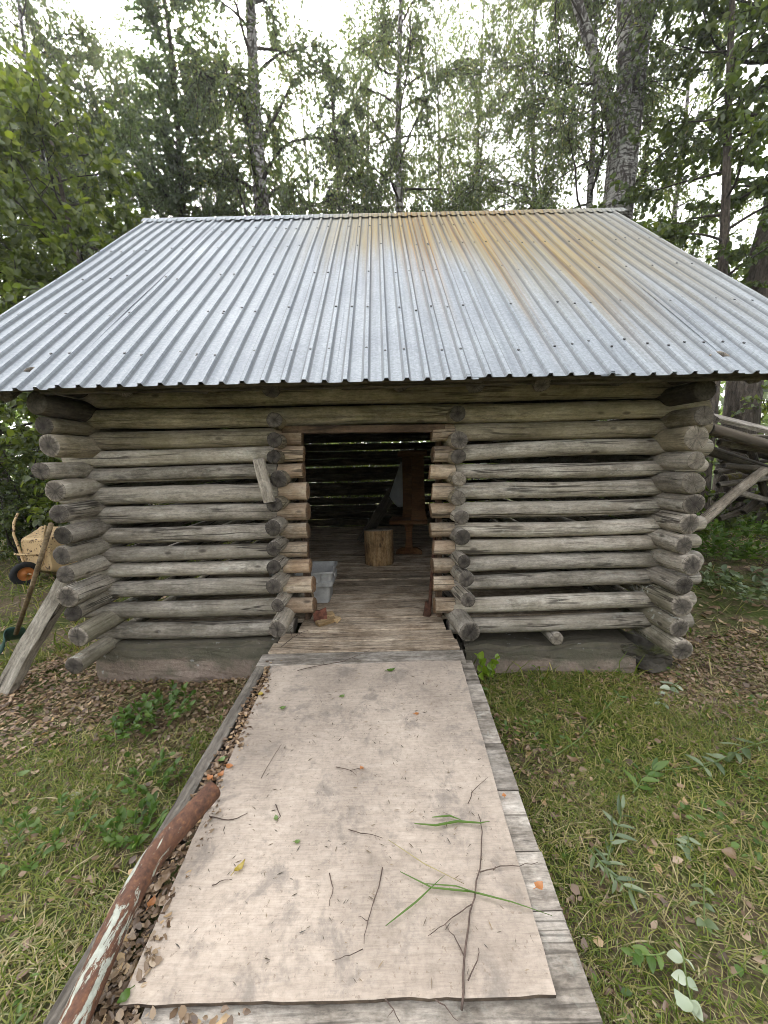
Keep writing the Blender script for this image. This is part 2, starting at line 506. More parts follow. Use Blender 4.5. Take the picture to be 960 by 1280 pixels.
def galvanized():
    m = NM('galvanised_sheet')
    uvn = m.n('ShaderNodeTexCoord').outputs['UV']          # u = along the ridge in metres, v = metres down from the ridge
    uv = m.sep(uvn)
    u, v = uv[0], uv[1]
    mp = m.n('ShaderNodeMapping')
    mp.inputs['Scale'].default_value = (1, 1, 1)
    m.l(uvn, mp.inputs['Vector'])
    vo = m.n('ShaderNodeTexVoronoi', voronoi_dimensions='2D')
    vo.inputs['Scale'].default_value = 85
    m.l(mp.outputs[0], vo.inputs['Vector'])
    spg = m.sep(vo.outputs['Color'])[0]
    base = m.ramp(spg, [(0.0, (0.20, 0.218, 0.236)), (0.5, (0.245, 0.264, 0.283)), (1.0, (0.295, 0.315, 0.335))])
    def n2(sx, sy, scale, detail=5, rough=0.6):
        mp2 = m.n('ShaderNodeMapping')
        mp2.inputs['Scale'].default_value = (sx, sy, 1)
        m.l(uvn, mp2.inputs['Vector'])
        return m.noise(mp2.outputs[0], scale, detail, rough)
    big = n2(1, 1, 1.3)
    base = m.mix(base, m.ramp(big, [(0.3, (0.82, 0.82, 0.84)), (0.7, (1.1, 1.1, 1.08))]), 0.9, 'MULTIPLY')
    streak = n2(20, 0.55, 1.0, 6, 0.65)
    base = m.mix(base, m.ramp(streak, [(0.3, (0.62, 0.64, 0.67)), (0.6, (1.05, 1.05, 1.05))]), 0.85, 'MULTIPLY')
    # rust: washed down from the ridge, strongest right of the middle, every pan with a streak of its own length
    pit = 0.1155
    cell = m.math('DIVIDE', m.math('ADD', u, 2.80), pit)
    ph = m.math('ABSOLUTE', m.math('SUBTRACT', m.math('FRACT', cell), 0.5))      # 0 on the rib, 0.5 mid pan
    def rib_rand(offset):
        wn = m.n('ShaderNodeTexWhiteNoise', noise_dimensions='1D')
        m.l(m.math('FLOOR', m.math('ADD', cell, offset)), wn.inputs['W'])
        return wn.outputs['Value']
    r1, r2, r3 = rib_rand(0.5), rib_rand(0.0), rib_rand(100.0)
    uu = m.math('ADD', u, m.math('MULTIPLY', m.math('SUBTRACT', big, 0.5), 0.5))
    band = m.math('MULTIPLY', m.maprange(uu, -1.25, 0.2), m.maprange(uu, 3.4, 1.5, 0.30, 1.0))
    core = m.math('MULTIPLY', m.maprange(uu, -0.6, 0.6), m.maprange(uu, 2.6, 1.5))
    fine = n2(34, 0.4, 1.0, 5, 0.6)
    wide = m.math('ADD', m.math('MULTIPLY', m.maprange(uu, 0.2, 1.6), 0.9), 1.05)
    vv = m.math('ADD', v, m.math('MULTIPLY', m.math('SUBTRACT', streak, 0.5), 1.6))
    vv = m.math('ADD', vv, m.math('MULTIPLY', m.math('SUBTRACT', r1, 0.5), 0.75))
    film = m.math('MULTIPLY', band, m.maprange(m.math('DIVIDE', vv, wide), 1.85, 0.55))
    col = m.mix(base, m.mix((0.170, 0.145, 0.080), (0.255, 0.190, 0.068), m.maprange(fine, 0.35, 0.62)), m.math('MULTIPLY', film, m.math('ADD', 0.55, m.math('MULTIPLY', fine, 0.5))))
    edge_ = m.math('MULTIPLY', m.maprange(ph, 0.10, 0.17), m.maprange(ph, 0.38, 0.22))
    ln = m.math('ADD', m.math('MULTIPLY', v, m.math('ADD', 0.45, m.math('MULTIPLY', r2, 1.1))), m.math('MULTIPLY', m.math('SUBTRACT', fine, 0.5), 1.4))
    rust = m.math('MULTIPLY', m.math('MULTIPLY', core, m.maprange(ln, 2.4, 0.5)), m.math('ADD', m.math('MULTIPLY', edge_, 0.95), 0.30))
    rust = m.math('MULTIPLY', rust, m.maprange(r3, 0.0, 0.6, 0.35, 1.0))
    rust = m.math('MULTIPLY', rust, m.maprange(fine, 0.28, 0.48), True)
    col = m.mix(col, m.mix((0.125, 0.058, 0.018), (0.27, 0.155, 0.038), m.maprange(fine, 0.38, 0.6)), rust)
    drk = m.math('MULTIPLY', m.math('MULTIPLY', core, m.maprange(v, m.math('MULTIPLY', r2, 1.0) if False else 1.2, 0.1)), m.math('MULTIPLY', edge_, m.maprange(r2, 0.45, 0.75)))
    col = m.mix(col, (0.035, 0.019, 0.011), m.math('MULTIPLY', drk, 0.85))
    # dark lines beside the ribs: grime plus painted-in shade of the rib sides
    side = m.math('MULTIPLY', m.maprange(ph, 0.25, 0.20), m.maprange(ph, 0.10, 0.15))
    col = m.mix(col, (0.07, 0.075, 0.08), m.math('MULTIPLY', m.math('MULTIPLY', side, m.maprange(streak, 0.2, 0.5)), 0.7))
    bl = m.maprange(n2(3, 9, 4.0, 6, 0.7), 0.66, 0.74)
    col = m.mix(col, (0.14, 0.13, 0.10), m.math('MULTIPLY', bl, 0.5))
    met = m.math('SUBTRACT', 0.12, m.math('MULTIPLY', m.math('ADD', film, rust, True), 0.12))
    rg = m.math('ADD', m.math('MULTIPLY', spg, 0.12), m.math('ADD', 0.58, m.math('MULTIPLY', film, 0.25)))
    nrm = m.bump(m.math('ADD', m.math('MULTIPLY', n2(1, 1, 9, 3), 0.6), m.math('MULTIPLY', spg, 0.12)), 0.12, 0.01)
    return m.finish(col, rg, nrm, met, 0.4)


MT['sheet'] = galvanized()
MT['screw'] = NM('screw_head').finish((0.06, 0.06, 0.06), 0.5, None, 0.7)


def concrete():
    m = NM('old_concrete')
    c = m.coord('Object')
    a = m.noise(c, 2.5, 6, 0.65)
    b = m.noise(c, 38, 4, 0.7)
    z = m.sep(c)[2]
    col = m.ramp(a, [(0.3, (0.15, 0.115, 0.09)), (0.55, (0.24, 0.185, 0.15)), (0.75, (0.30, 0.25, 0.205))])
    col = m.mix(col, m.ramp(b, [(0.3, 0.65), (0.6, 1.1)]), 0.7, 'MULTIPLY')
    g = m.math('MULTIPLY', m.maprange(m.noise(c, 5, 5), 0.45, 0.62), 0.6)
    col = m.mix(col, (0.075, 0.075, 0.045), g)
    bz = m.math('ADD', z, m.math('MULTIPLY', m.math('SUBTRACT', m.noise(c, 7, 5, 0.7), 0.5), 0.10))
    col = m.mix(col, (0.075, 0.072, 0.05), m.math('MULTIPLY', m.maprange(bz, 0.05, 0.09), 0.75))
    col = m.mix(col, (0.06, 0.045, 0.032), m.math('MULTIPLY', m.maprange(bz, -0.07, -0.13), 0.7))
    lm = m.maprange(m.noise(c, 15, 4, 0.6), 0.66, 0.71)
    col = m.mix(col, (0.42, 0.42, 0.40), m.math('MULTIPLY', lm, 0.6))
    return m.finish(col, 0.95, m.bump(m.math('ADD', a, m.math('MULTIPLY', b, 0.7)), 0.9, 0.015))


MT['concrete'] = concrete()


def rock_mat():
    m = NM('mossy_rock')
    c = m.coord('Object', rnd=13)
    a = m.noise(c, 3, 7, 0.65)
    col = m.ramp(a, [(0.3, (0.03, 0.027, 0.022)), (0.7, (0.11, 0.095, 0.075))])
    g = m.noise(c, 4, 5)
    col = m.mix(col, (0.06, 0.065, 0.018), m.math('MULTIPLY', m.maprange(g, 0.47, 0.6), 0.8))
    return m.finish(col, 0.95, m.bump(a, 0.8, 0.03))


MT['rock'] = rock_mat()


def pipe_mat():
    m = NM('rusty_painted_pipe')
    c = m.coord('Object', (1, 1, 1))
    a = m.noise(m.coord('Object', (5, 14, 14)), 1.6, 6, 0.7, 0.3)
    b = m.noise(c, 60, 4, 0.65)
    xyz = m.sep(c)
    # paint survives in flakes on the upper left flank, more of it toward the near end
    fl = m.noise(m.coord('Object', (7, 22, 22)), 1.5, 7, 0.75, 0.4)
    flank = m.maprange(m.math('ADD', xyz[1], m.math('MULTIPLY', m.math('SUBTRACT', a, 0.5), 0.06)), -0.022, 0.034)
    near = m.maprange(xyz[0], 0.85, 0.40)
    keep = m.math('ADD', m.math('MULTIPLY', flank, 0.33), m.math('MULTIPLY', near, 0.09))
    paint = m.maprange(m.math('ADD', fl, keep), 0.90, 0.935)
    rust = m.ramp(b, [(0.3, (0.055, 0.028, 0.018)), (0.55, (0.11, 0.052, 0.030)), (0.8, (0.21, 0.10, 0.045))])
    rust = m.mix(rust, m.ramp(a, [(0.3, (0.7, 0.7, 0.75)), (0.7, (1.2, 1.1, 1.0))]), 0.8, 'MULTIPLY')
    pc = m.ramp(b, [(0.35, (0.24, 0.25, 0.205)), (0.7, (0.37, 0.38, 0.325))])
    col = m.mix(rust, pc, paint)
    return m.finish(col, 0.75, m.bump(m.math('ADD', m.math('MULTIPLY', b, 0.5), paint), 0.4, 0.004), spec=0.3)


MT['pipe'] = pipe_mat()


def barrow_paint():
    m = NM('rusty_yellow_paint')
    c = m.coord('Object')
    a = m.noise(c, 26, 5, 0.7)
    b = m.noise(c, 5, 4, 0.6)
    col = m.mix((0.46, 0.31, 0.16), (0.56, 0.40, 0.22), b)
    ru = m.math('MULTIPLY', m.maprange(a, 0.53, 0.60), m.maprange(b, 0.38, 0.55))
    col = m.mix(col, (0.06, 0.03, 0.018), ru)
    return m.finish(col, 0.6, m.bump(a, 0.2, 0.004))


MT['barrow'] = barrow_paint()
MT['rubber'] = NM('black_rubber').finish((0.014, 0.014, 0.014), 0.75)
MT['orange'] = NM('orange_rim_paint').finish((0.38, 0.13, 0.03), 0.6)


def simple(name, col, rough=0.7, var=0.25, scale=20, metal=0.0, spec=0.3):
    m = NM(name)
    n = m.noise(m.coord('Object', rnd=7), scale, 5, 0.65)
    c = m.mix(tuple(k * (1 - var) for k in col), tuple(min(1, k * (1 + var)) for k in col), m.maprange(n, 0.3, 0.7))
    return m.finish(c, rough, m.bump(n, 0.2, 0.003), metal, spec)


MT['crate'] = simple('grey_blue_plastic', (0.35, 0.345, 0.335), 0.5, 0.2, 12)
MT['iron'] = simple('rusty_iron', (0.07, 0.032, 0.02), 0.85, 0.5, 30)
MT['red_iron'] = simple('red_painted_iron', (0.13, 0.050, 0.032), 0.8, 0.5, 30)
MT['green_blade'] = simple('green_plastic', (0.03, 0.07, 0.055), 0.6, 0.3, 14)
MT['white_cloth'] = simple('white_sheet', (0.26, 0.27, 0.29), 0.9, 0.1, 10)
MT['twig'] = simple('dark_twig', (0.085, 0.06, 0.048), 0.9, 0.4, 40)
MT['stone'] = simple('pale_stone', (0.27, 0.24, 0.20), 0.95, 0.3, 12)


def ground_mat():
    m = NM('forest_soil')
    c = m.coord('Object')
    a = m.noise(c, 0.9, 6, 0.65)
    b = m.noise(c, 9, 6, 0.7)
    d = m.noise(c, 60, 5, 0.7)
    soil = m.ramp(d, [(0.3, (0.06, 0.042, 0.028)), (0.55, (0.135, 0.098, 0.066)), (0.75, (0.23, 0.17, 0.12))])
    green = m.ramp(d, [(0.3, (0.03, 0.042, 0.010)), (0.6, (0.075, 0.095, 0.024)), (0.8, (0.14, 0.145, 0.05))])
    k = m.maprange(m.math('ADD', m.math('MULTIPLY', a, 0.6), m.math('MULTIPLY', b, 0.4)), 0.42, 0.56)
    col = m.mix(soil, green, k)
    return m.finish(col, 0.95, m.bump(m.math('ADD', b, m.math('MULTIPLY', d, 0.5)), 0.8, 0.03), spec=0.1)


MT['ground'] = ground_mat()


def birch_bark():
    m = NM('birch_bark')
    a = m.noise(m.coord('Object', (1.2, 1.2, 5), rnd=5), 4.5, 6, 0.7, 0.4)
    b = m.noise(m.coord('Object', (3, 3, 1.1), rnd=5), 3.0, 6, 0.7, 0.6)
    f = m.noise(m.coord('Object', (3, 3, 22), rnd=5), 6, 4, 0.7)
    col = m.ramp(f, [(0.3, (0.26, 0.245, 0.225)), (0.7, (0.48, 0.465, 0.435))])
    dk = m.math('ADD', m.maprange(a, 0.47, 0.57), m.maprange(b, 0.48, 0.58), True)
    col = m.mix(col, m.ramp(f, [(0.3, (0.03, 0.025, 0.022)), (0.7, (0.10, 0.085, 0.075))]), dk)
    return m.finish(col, 0.9, m.bump(m.math('ADD', m.math('MULTIPLY', dk, -1.0), f), 0.7, 0.02))


def dark_bark():
    m = NM('furrowed_bark')
    a = m.noise(m.coord('Object', (6, 6, 1.4), rnd=5), 3.5, 6, 0.7, 0.5)
    b = m.noise(m.coord('Object', rnd=5), 14, 5, 0.7)
    col = m.ramp(a, [(0.36, (0.03, 0.024, 0.018)), (0.52, (0.085, 0.068, 0.053)), (0.7, (0.15, 0.125, 0.10))])
    col = m.mix(col, m.ramp(b, [(0.3, 0.6), (0.7, 1.2)]), 0.7, 'MULTIPLY')
    return m.finish(col, 0.95, m.bump(a, 1.0, 0.04))


MT['birch'] = birch_bark()
MT['bark'] = dark_bark()
MT['branch'] = simple('branch_bark', (0.05, 0.042, 0.034), 0.95, 0.4, 12)
MT['lf_birch'] = leaf_mat('birch_leaf', [(0.0, (0.068, 0.092, 0.046)), (0.5, (0.098, 0.126, 0.062)), (0.9, (0.12, 0.148, 0.072)), (1.0, (0.18, 0.16, 0.06))], 0.6)
MT['lf_dense'] = leaf_mat('dense_leaf', [(0.0, (0.062, 0.090, 0.052)), (0.6, (0.092, 0.126, 0.068)), (1.0, (0.115, 0.148, 0.075))], 0.6)
MT['lf_bright'] = leaf_mat('bright_leaf', [(0.0, (0.065, 0.090, 0.016)), (0.5, (0.105, 0.140, 0.026)), (1.0, (0.16, 0.19, 0.042))], 0.58)
MT['lf_bush'] = leaf_mat('bush_leaf', [(0.0, (0.045, 0.068, 0.018)), (0.6, (0.080, 0.112, 0.028)), (1.0, (0.13, 0.16, 0.045))], 0.52)
MT['needle'] = leaf_mat('spruce_needle', [(0.0, (0.012, 0.020, 0.012)), (1.0, (0.030, 0.045, 0.024))], 0.15)
MT['lf_weed'] = leaf_mat('weed_leaf', [(0.0, (0.055, 0.105, 0.020)), (0.6, (0.085, 0.155, 0.028)), (1.0, (0.14, 0.21, 0.05))], 0.4, 0.03)
MT['lf_sprout'] = leaf_mat('sprout_leaf', [(0.0, (0.16, 0.26, 0.02)), (1.0, (0.27, 0.38, 0.04))], 0.5)
MT['lf_pale'] = leaf_mat('pale_underside_leaf', [(0.0, (0.20, 0.25, 0.17)), (1.0, (0.38, 0.42, 0.33))], 0.25)
MT['lf_wilt'] = leaf_mat('wilted_leaf', [(0.0, (0.065, 0.10, 0.045)), (0.7, (0.13, 0.17, 0.085)), (1.0, (0.22, 0.26, 0.16))], 0.3)
MT['grass'] = leaf_mat('grass_blade', [(0.0, (0.075, 0.110, 0.014)), (0.5, (0.148, 0.190, 0.032)), (0.80, (0.24, 0.25, 0.066)), (0.90, (0.29, 0.25, 0.10)), (1.0, (0.40, 0.33, 0.17))], 0.4, 0.02)
MT['hay'] = leaf_mat('dry_grass', [(0.0, (0.13, 0.16, 0.035)), (0.35, (0.22, 0.20, 0.08)), (0.7, (0.32, 0.26, 0.13)), (1.0, (0.44, 0.37, 0.22))], 0.25)
MT['litter'] = leaf_mat('dead_leaf', [(0.0, (0.075, 0.044, 0.028)), (0.3, (0.15, 0.092, 0.058)), (0.65, (0.25, 0.165, 0.108)), (0.9, (0.36, 0.26, 0.185)), (1.0, (0.46, 0.30, 0.16))], 0.2)
MT['yellow_leaf'] = leaf_mat('yellow_leaf', [(0.0, (0.30, 0.21, 0.04)), (1.0, (0.42, 0.33, 0.07))], 0.3)
MT['orange_leaf'] = leaf_mat('orange_leaf', [(0.0, (0.34, 0.12, 0.045)), (1.0, (0.45, 0.20, 0.08))], 0.3)
MT['green_leaf'] = leaf_mat('fresh_leaf', [(0.0, (0.09, 0.15, 0.04)), (1.0, (0.16, 0.23, 0.08))], 0.3)

# ------------------------------------------------------------------ ground
RAMP_X0, RAMP_X1 = -0.78, 0.545


def ground_h(x, y):
    x = np.asarray(x, float)
    y = np.asarray(y, float)
    h = 0.022 * np.sin(x * 2.1 + 0.7) * np.sin(y * 1.7 + 0.3) + 0.013 * np.sin(x * 5.3 + y * 3.1) + 0.007 * np.sin(x * 11.1 - y * 9.0 + 1.0)
    far = np.clip((np.hypot(x, y - 2) - 9) / 20, 0, 1)
    h = h + far * 0.25 * np.sin(x * 0.21 + 1) * np.sin(y * 0.17)
    # the ground falls a little toward the right front corner of the hut
    h = h - 0.05 * np.exp(-((x - 2.4) ** 2 + (y + 0.1) ** 2) / 1.2)
    # and rises in a low bank further right
    t = np.clip((x - 2.5) / 2.0, 0, 1) * np.clip((y + .3) / 1.8, 0, 1)
    h = h + .28 * t * t * (3 - 2 * t) * np.clip((14 - np.hypot(x, y)) / 6, 0, 1)
    return h


def make_ground():
    def axis(lo, hi, c):
        t = np.linspace(-1, 1, 181)
        g = np.sign(t) * (np.abs(t) * 0.18 + 0.82 * np.abs(t) ** 3.4)
        return np.where(g < 0, c + (c - lo) * g, c + (hi - c) * g)
    xs = axis(-90, 90, 0.0)
    ys = axis(-60, 110, -0.8)
    X, Y = np.meshgrid(xs, ys)
    Z = ground_h(X, Y)
    V = np.stack([X, Y, Z], -1).reshape(-1, 3)
    n, m = X.shape
    i = np.arange(n - 1)[:, None] * m + np.arange(m - 1)[None]
    F = np.stack([i, i + 1, i + m + 1, i + m], -1).reshape(-1, 4)
    o = np_mesh('ground', V, F, MT['ground'], smooth=True)
    tag(o, 'uneven forest ground with soil, cut grass and dead leaves', None, None, 'structure')


make_ground()


# ------------------------------------------------------------------ logs
def log_mesh(L, r0, r1, seed, segs=26, step=0.075, bend=0.017, knots=True):
    """a round log along local X from 0 to L; material 0 bark side, 1 start end, 2 far end"""
    rs = np.random.RandomState(seed)
    n = max(5, int(L / step) + 1)
    x = np.linspace(0, L, n)
    ncr = rs.randint(1, 3)
    cr = np.sort(rs.uniform(0, 2 * PI, ncr))
    ang = [(2 * PI * k / segs, 0.0) for k in range(segs)]
    for c in cr:
        ang = [a for a in ang if abs((a[0] - c + PI) % (2 * PI) - PI) > 0.14]
        ang += [(c - 0.055, 0.0), (c, 1.0), (c + 0.055, 0.0)]
    ang = sorted((a % (2 * PI), w) for a, w in ang)
    A = np.array([a for a, _ in ang])
    Wc = np.array([w for _, w in ang])
    ns = len(A)
    twist = rs.uniform(-0.25, 0.25)
    ph = rs.uniform(0, 6.28, 8)
    rad = r0 + (r1 - r0) * x / max(L, 1e-6)
    rad = rad * (1 + 0.024 * np.sin(x * 2.7 + ph[0]) + 0.014 * np.sin(x * 6.1 + ph[1]) + 0.006 * np.sin(x * 13.3 + ph[2]))
    G = A[None, :] + twist * (x[:, None] - L / 2)
    Rr = rad[:, None] * (1 + 0.035 * np.sin(2 * A[None] + ph[2] + x[:, None] * 0.8) + 0.018 * np.sin(3 * A[None] + ph[3] + x[:, None] * 1.7)
                         + 0.012 * np.sin(5 * A[None] + ph[4] - x[:, None] * 3.1))
    Rr = Rr + rs.normal(0, 0.0006, Rr.shape)
    depth = 0.5 + 0.5 * np.sin(x * rs.uniform(1.2, 2.5) + ph[5])
    Rr = Rr - Wc[None] * (0.003 + 0.013 * np.clip(depth, 0, 1))[:, None]
    if knots:
        for _ in range(int(L * 1.6)):
            kx, ka = rs.uniform(0, L), rs.uniform(0, 2 * PI)
            da = (A[None] - ka + PI) % (2 * PI) - PI
            Rr = Rr + 0.006 * np.exp(-((x[:, None] - kx) / 0.05) ** 2 - (da / 0.3) ** 2)
    by = bend * np.sin(x / L * PI + rs.uniform(-0.4, 0.4)) * rs.uniform(-1, 1) + 0.004 * np.sin(x * 3 + ph[6])
    bz = bend * np.sin(x / L * PI) * rs.uniform(-1, 1) + 0.004 * np.sin(x * 3.3 + ph[7])
    by -= np.linspace(by[0], by[-1], n)
    bz -= np.linspace(bz[0], bz[-1], n)
    P = np.stack([np.repeat(x[:, None], ns, 1), by[:, None] + Rr * np.cos(G), bz[:, None] + Rr * np.sin(G)], -1)
    # worn rim and slightly crooked saw cuts
    tilt = rs.uniform(-0.12, 0.12, 4)
    rings, mis = [], []
    def cap(ring, sgn, tl):
        c = ring.mean(0)
        out = []
        for k, dx in ((0.95, 0.006), (0.6, 0.007), (0.25, 0.006)):
            q = c + (ring - c) * k
            q[:, 0] = ring[:, 0] + sgn * dx
            q[:, 0] += (q[:, 1] - c[1]) * tl[0] + (q[:, 2] - c[2]) * tl[1] + rs.normal(0, 0.0012, len(q))
            out.append(q)
        return out
    a = cap(P[0], -1, tilt[:2])
    b = cap(P[-1], 1, tilt[2:])
    P[0, :, 0] += (P[0, :, 1]) * tilt[0] + P[0, :, 2] * tilt[1]
    P[-1, :, 0] += (P[-1, :, 1]) * tilt[2] + P[-1, :, 2] * tilt[3]
    allr = a[::-1] + [P[i] for i in range(n)] + b
    V = np.concatenate(allr)
    nr = len(allr)
    F, mi = [], []
    for i in range(nr - 1):
        k = np.arange(ns)
        f = np.stack([i * ns + k, i * ns + (k + 1) % ns, (i + 1) * ns + (k + 1) % ns, (i + 1) * ns + k], -1)
        F.append(f)
        mi.append(np.full(ns, 1 if i < 3 else (2 if i >= nr - 4 else 0)))
    F = np.concatenate(F)
    mi = np.concatenate(mi)
    me = bpy.data.meshes.new('log')
    fl = [tuple(f) for f in F.tolist()] + [tuple(range(ns))[::-1], tuple((nr - 1) * ns + k for k in range(ns))]
    me.from_pydata(V.tolist(), [], fl)
    me.polygons.foreach_set('material_index', list(mi) + [1, 2])
    sm = [True] * len(F) + [False, False]
    me.polygons.foreach_set('use_smooth', sm)
    me.update()
    return me


_ls = [100]


def put_log(name, p0, p1, r0, r1, mats, parent, **kw):
    _ls[0] += 1
    p0, p1 = Vector(p0), Vector(p1)
    L = (p1 - p0).length
    me = log_mesh(L, r0, r1, _ls[0], **kw)
    o = link(name, me, mats, parent)
    o.rotation_mode = 'QUATERNION'
    o.location = p0
    o.rotation_quaternion = (p1 - p0).to_track_quat('X', 'Z')
    return o


# ------------------------------------------------------------------ the log hut
hut = empty('log_hut', (0, 0, 0), 0, 'grey log hut with gaps between its logs, open doorway and rust streaked metal roof', 'log hut')
rnd = random.Random(4)
XL, XR = -2.085, 2.025
YB = 4.4
FRONT_L = [1.796, 1.675, 1.552, 1.404, 1.254, 1.114, 0.972, 0.847, 0.701, 0.541, 0.378]
FRONT_R = [1.803, 1.653, 1.524, 1.382, 1.244, 1.098, 0.968, 0.830, 0.690, 0.517, 0.354]
RAD_L = [.062, .056, .055, .064, .062, .058, .056, .053, .060, .062, .062]
RAD_R = [.063, .058, .052, .060, .057, .056, .055, .058, .058, .062, .059]
SIDE_L = [1.878, 1.755, 1.599, 1.471, 1.323, 1.182, 1.055, 0.926, 0.774, 0.653, 0.491, 0.300]
SIDE_R = [1.850, 1.716, 1.569, 1.425, 1.287, 1.152, 1.010, 0.880, 0.727, 0.580, 0.425, 0.285]
RS_L = [.060, .070, .056, .067, .057, .060, .062, .055, .070, .056, .069, .060]
RS_R = [.062, .080, .060, .074, .066, .068, .066, .068, .068, .074, .068, .070]


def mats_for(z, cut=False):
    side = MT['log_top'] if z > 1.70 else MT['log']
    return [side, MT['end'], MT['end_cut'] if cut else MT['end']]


# full-length logs above the doorway
put_log('wall_log', (XL - 0.20, 0.0, 1.952), (XR + 0.27, 0.0, 1.930), .066, .064, [MT['log_top'], MT['end'], MT['end_pale']], hut)
put_log('wall_log', (XL - 0.25, 0.0, 2.090), (XR + 0.27, 0.0, 2.075), .066, .070, [MT['log_top'], MT['end'], MT['end_pale']], hut)
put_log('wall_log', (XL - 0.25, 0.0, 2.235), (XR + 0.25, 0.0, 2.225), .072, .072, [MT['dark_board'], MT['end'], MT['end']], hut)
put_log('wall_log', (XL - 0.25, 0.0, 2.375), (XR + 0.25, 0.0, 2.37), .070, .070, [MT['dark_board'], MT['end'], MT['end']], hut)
for k, z in enumerate(FRONT_L):
    last = k == len(FRONT_L) - 1
    xe = -0.70 if last else -0.565 + rnd.uniform(-.014, .014) + (0.012 if k > 6 else 0)
    x0 = XL - rnd.uniform(0.16, 0.25)
    if last:
        put_log('wall_log', (x0, 0, z), (xe, 0, z + .004), RAD_L[k], RAD_L[k], mats_for(z), hut)
    else:
        put_log('wall_log', (x0, 0, z), (-0.76, 0, z + .004), RAD_L[k], RAD_L[k], mats_for(z), hut)
        put_log('door_side_log', (-0.765, 0, z + .004), (xe, 0, z + .004), RAD_L[k] * 0.985, RAD_L[k] * 0.985, [MT['log_cut'], MT['end'], MT['end_cut']], hut, bend=0, step=0.03)
for k, z in enumerate(FRONT_R):
    last = k == len(FRONT_R) - 1
    xe = 0.352 + rnd.uniform(-.014, .014) + (0.008 if k > 6 else 0)
    x1 = XR + rnd.uniform(0.24, 0.31)
    if last:
        put_log('wall_log', (0.47, 0, z), (x1, 0, z + .006), RAD_R[k], RAD_R[k], [MT['log'], MT['end'], MT['end_pale']], hut)
    else:
        put_log('wall_log', (0.51, 0, z), (x1, 0, z + .006), RAD_R[k], RAD_R[k], [MT['log_top'] if z > 1.7 else MT['log'], MT['end'], MT['end_pale']], hut)
        put_log('door_side_log', (xe, 0, z), (0.515, 0, z), RAD_R[k] * 0.985, RAD_R[k] * 0.985, [MT['log_cut'], MT['end_cut'], MT['end']], hut, bend=0, step=0.03)
# side walls: their ends stick out in front of the front wall
for (X, zs, rr, sgn) in ((XL, SIDE_L, RS_L, -1), (XR, SIDE_R, RS_R, 1)):
    for k, z in enumerate(zs):
        y0 = (-0.35 if sgn < 0 else -0.30) + rnd.uniform(-.03, .03)
        xo = rnd.uniform(-.018, .018) - (0.035 if (sgn < 0 and k == 2) else 0)
        low = k >= len(zs) - 3
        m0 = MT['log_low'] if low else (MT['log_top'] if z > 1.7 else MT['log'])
        e0 = MT['end_pale'] if (sgn > 0 and k in (0, 1, 2, 3)) else MT['end']
        put_log('side_wall_log', (X + xo, y0, z), (X, YB + 0.3, z), rr[k], rr[k] * 0.93, [m0, e0, MT['end']], hut)
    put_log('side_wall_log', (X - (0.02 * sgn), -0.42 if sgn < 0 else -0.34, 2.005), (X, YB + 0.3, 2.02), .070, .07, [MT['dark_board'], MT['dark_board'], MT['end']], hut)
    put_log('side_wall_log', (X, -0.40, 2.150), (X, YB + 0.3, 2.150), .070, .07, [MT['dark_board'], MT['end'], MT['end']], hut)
# short crossing logs that lock the door-side ends
ST_L = [(343, 525), (343, 550), (342, 571), (348, 599), (343, 631), (341, 660), (342, 686), (342, 709), (342, 733), (347, 757), (347, 786)]
ST_R = [(572, 517), (574, 550), (573, 571), (574, 599), (573, 623), (577, 647), (578, 672), (580, 702), (583, 724), (585, 750), (587, 790)]
for q, (lst, X) in enumerate(((ST_L, -0.755), (ST_R, 0.50))):
    for k, (px, py) in enumerate(lst):
        yb = -0.20 - rnd.uniform(0, .05) - (0.06 if k == len(lst) - 1 else 0)
        if q == 1 and k < 7: yb = -0.15 - rnd.uniform(0, 0.03)
        p = on_y(px, py, yb)
        r = 0.053 + rnd.uniform(-.006, .006) + (0.016 if k == 10 else 0)
        top = MT['log_top'] if k < 5 else MT['log']
        put_log('door_post_log', (p[0], yb, p[2]), (X, 0.34, p[2]), r, r, [top, MT['end_pale'] if (q == 1 and k in (3, 4)) else MT['end'], MT['end']], hut, bend=0, step=0.04)
# back wall
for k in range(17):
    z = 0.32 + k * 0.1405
    put_log('back_wall_log', (XL - 0.25, YB, z + rnd.uniform(-.006, .006)), (XR + 0.25, YB, z + rnd.uniform(-.006, .006)), .063 + rnd.uniform(-.003, .005), .063 + rnd.uniform(-.003, .005), [MT['log_in'], MT['end'], MT['end']], hut, step=0.15, segs=16)


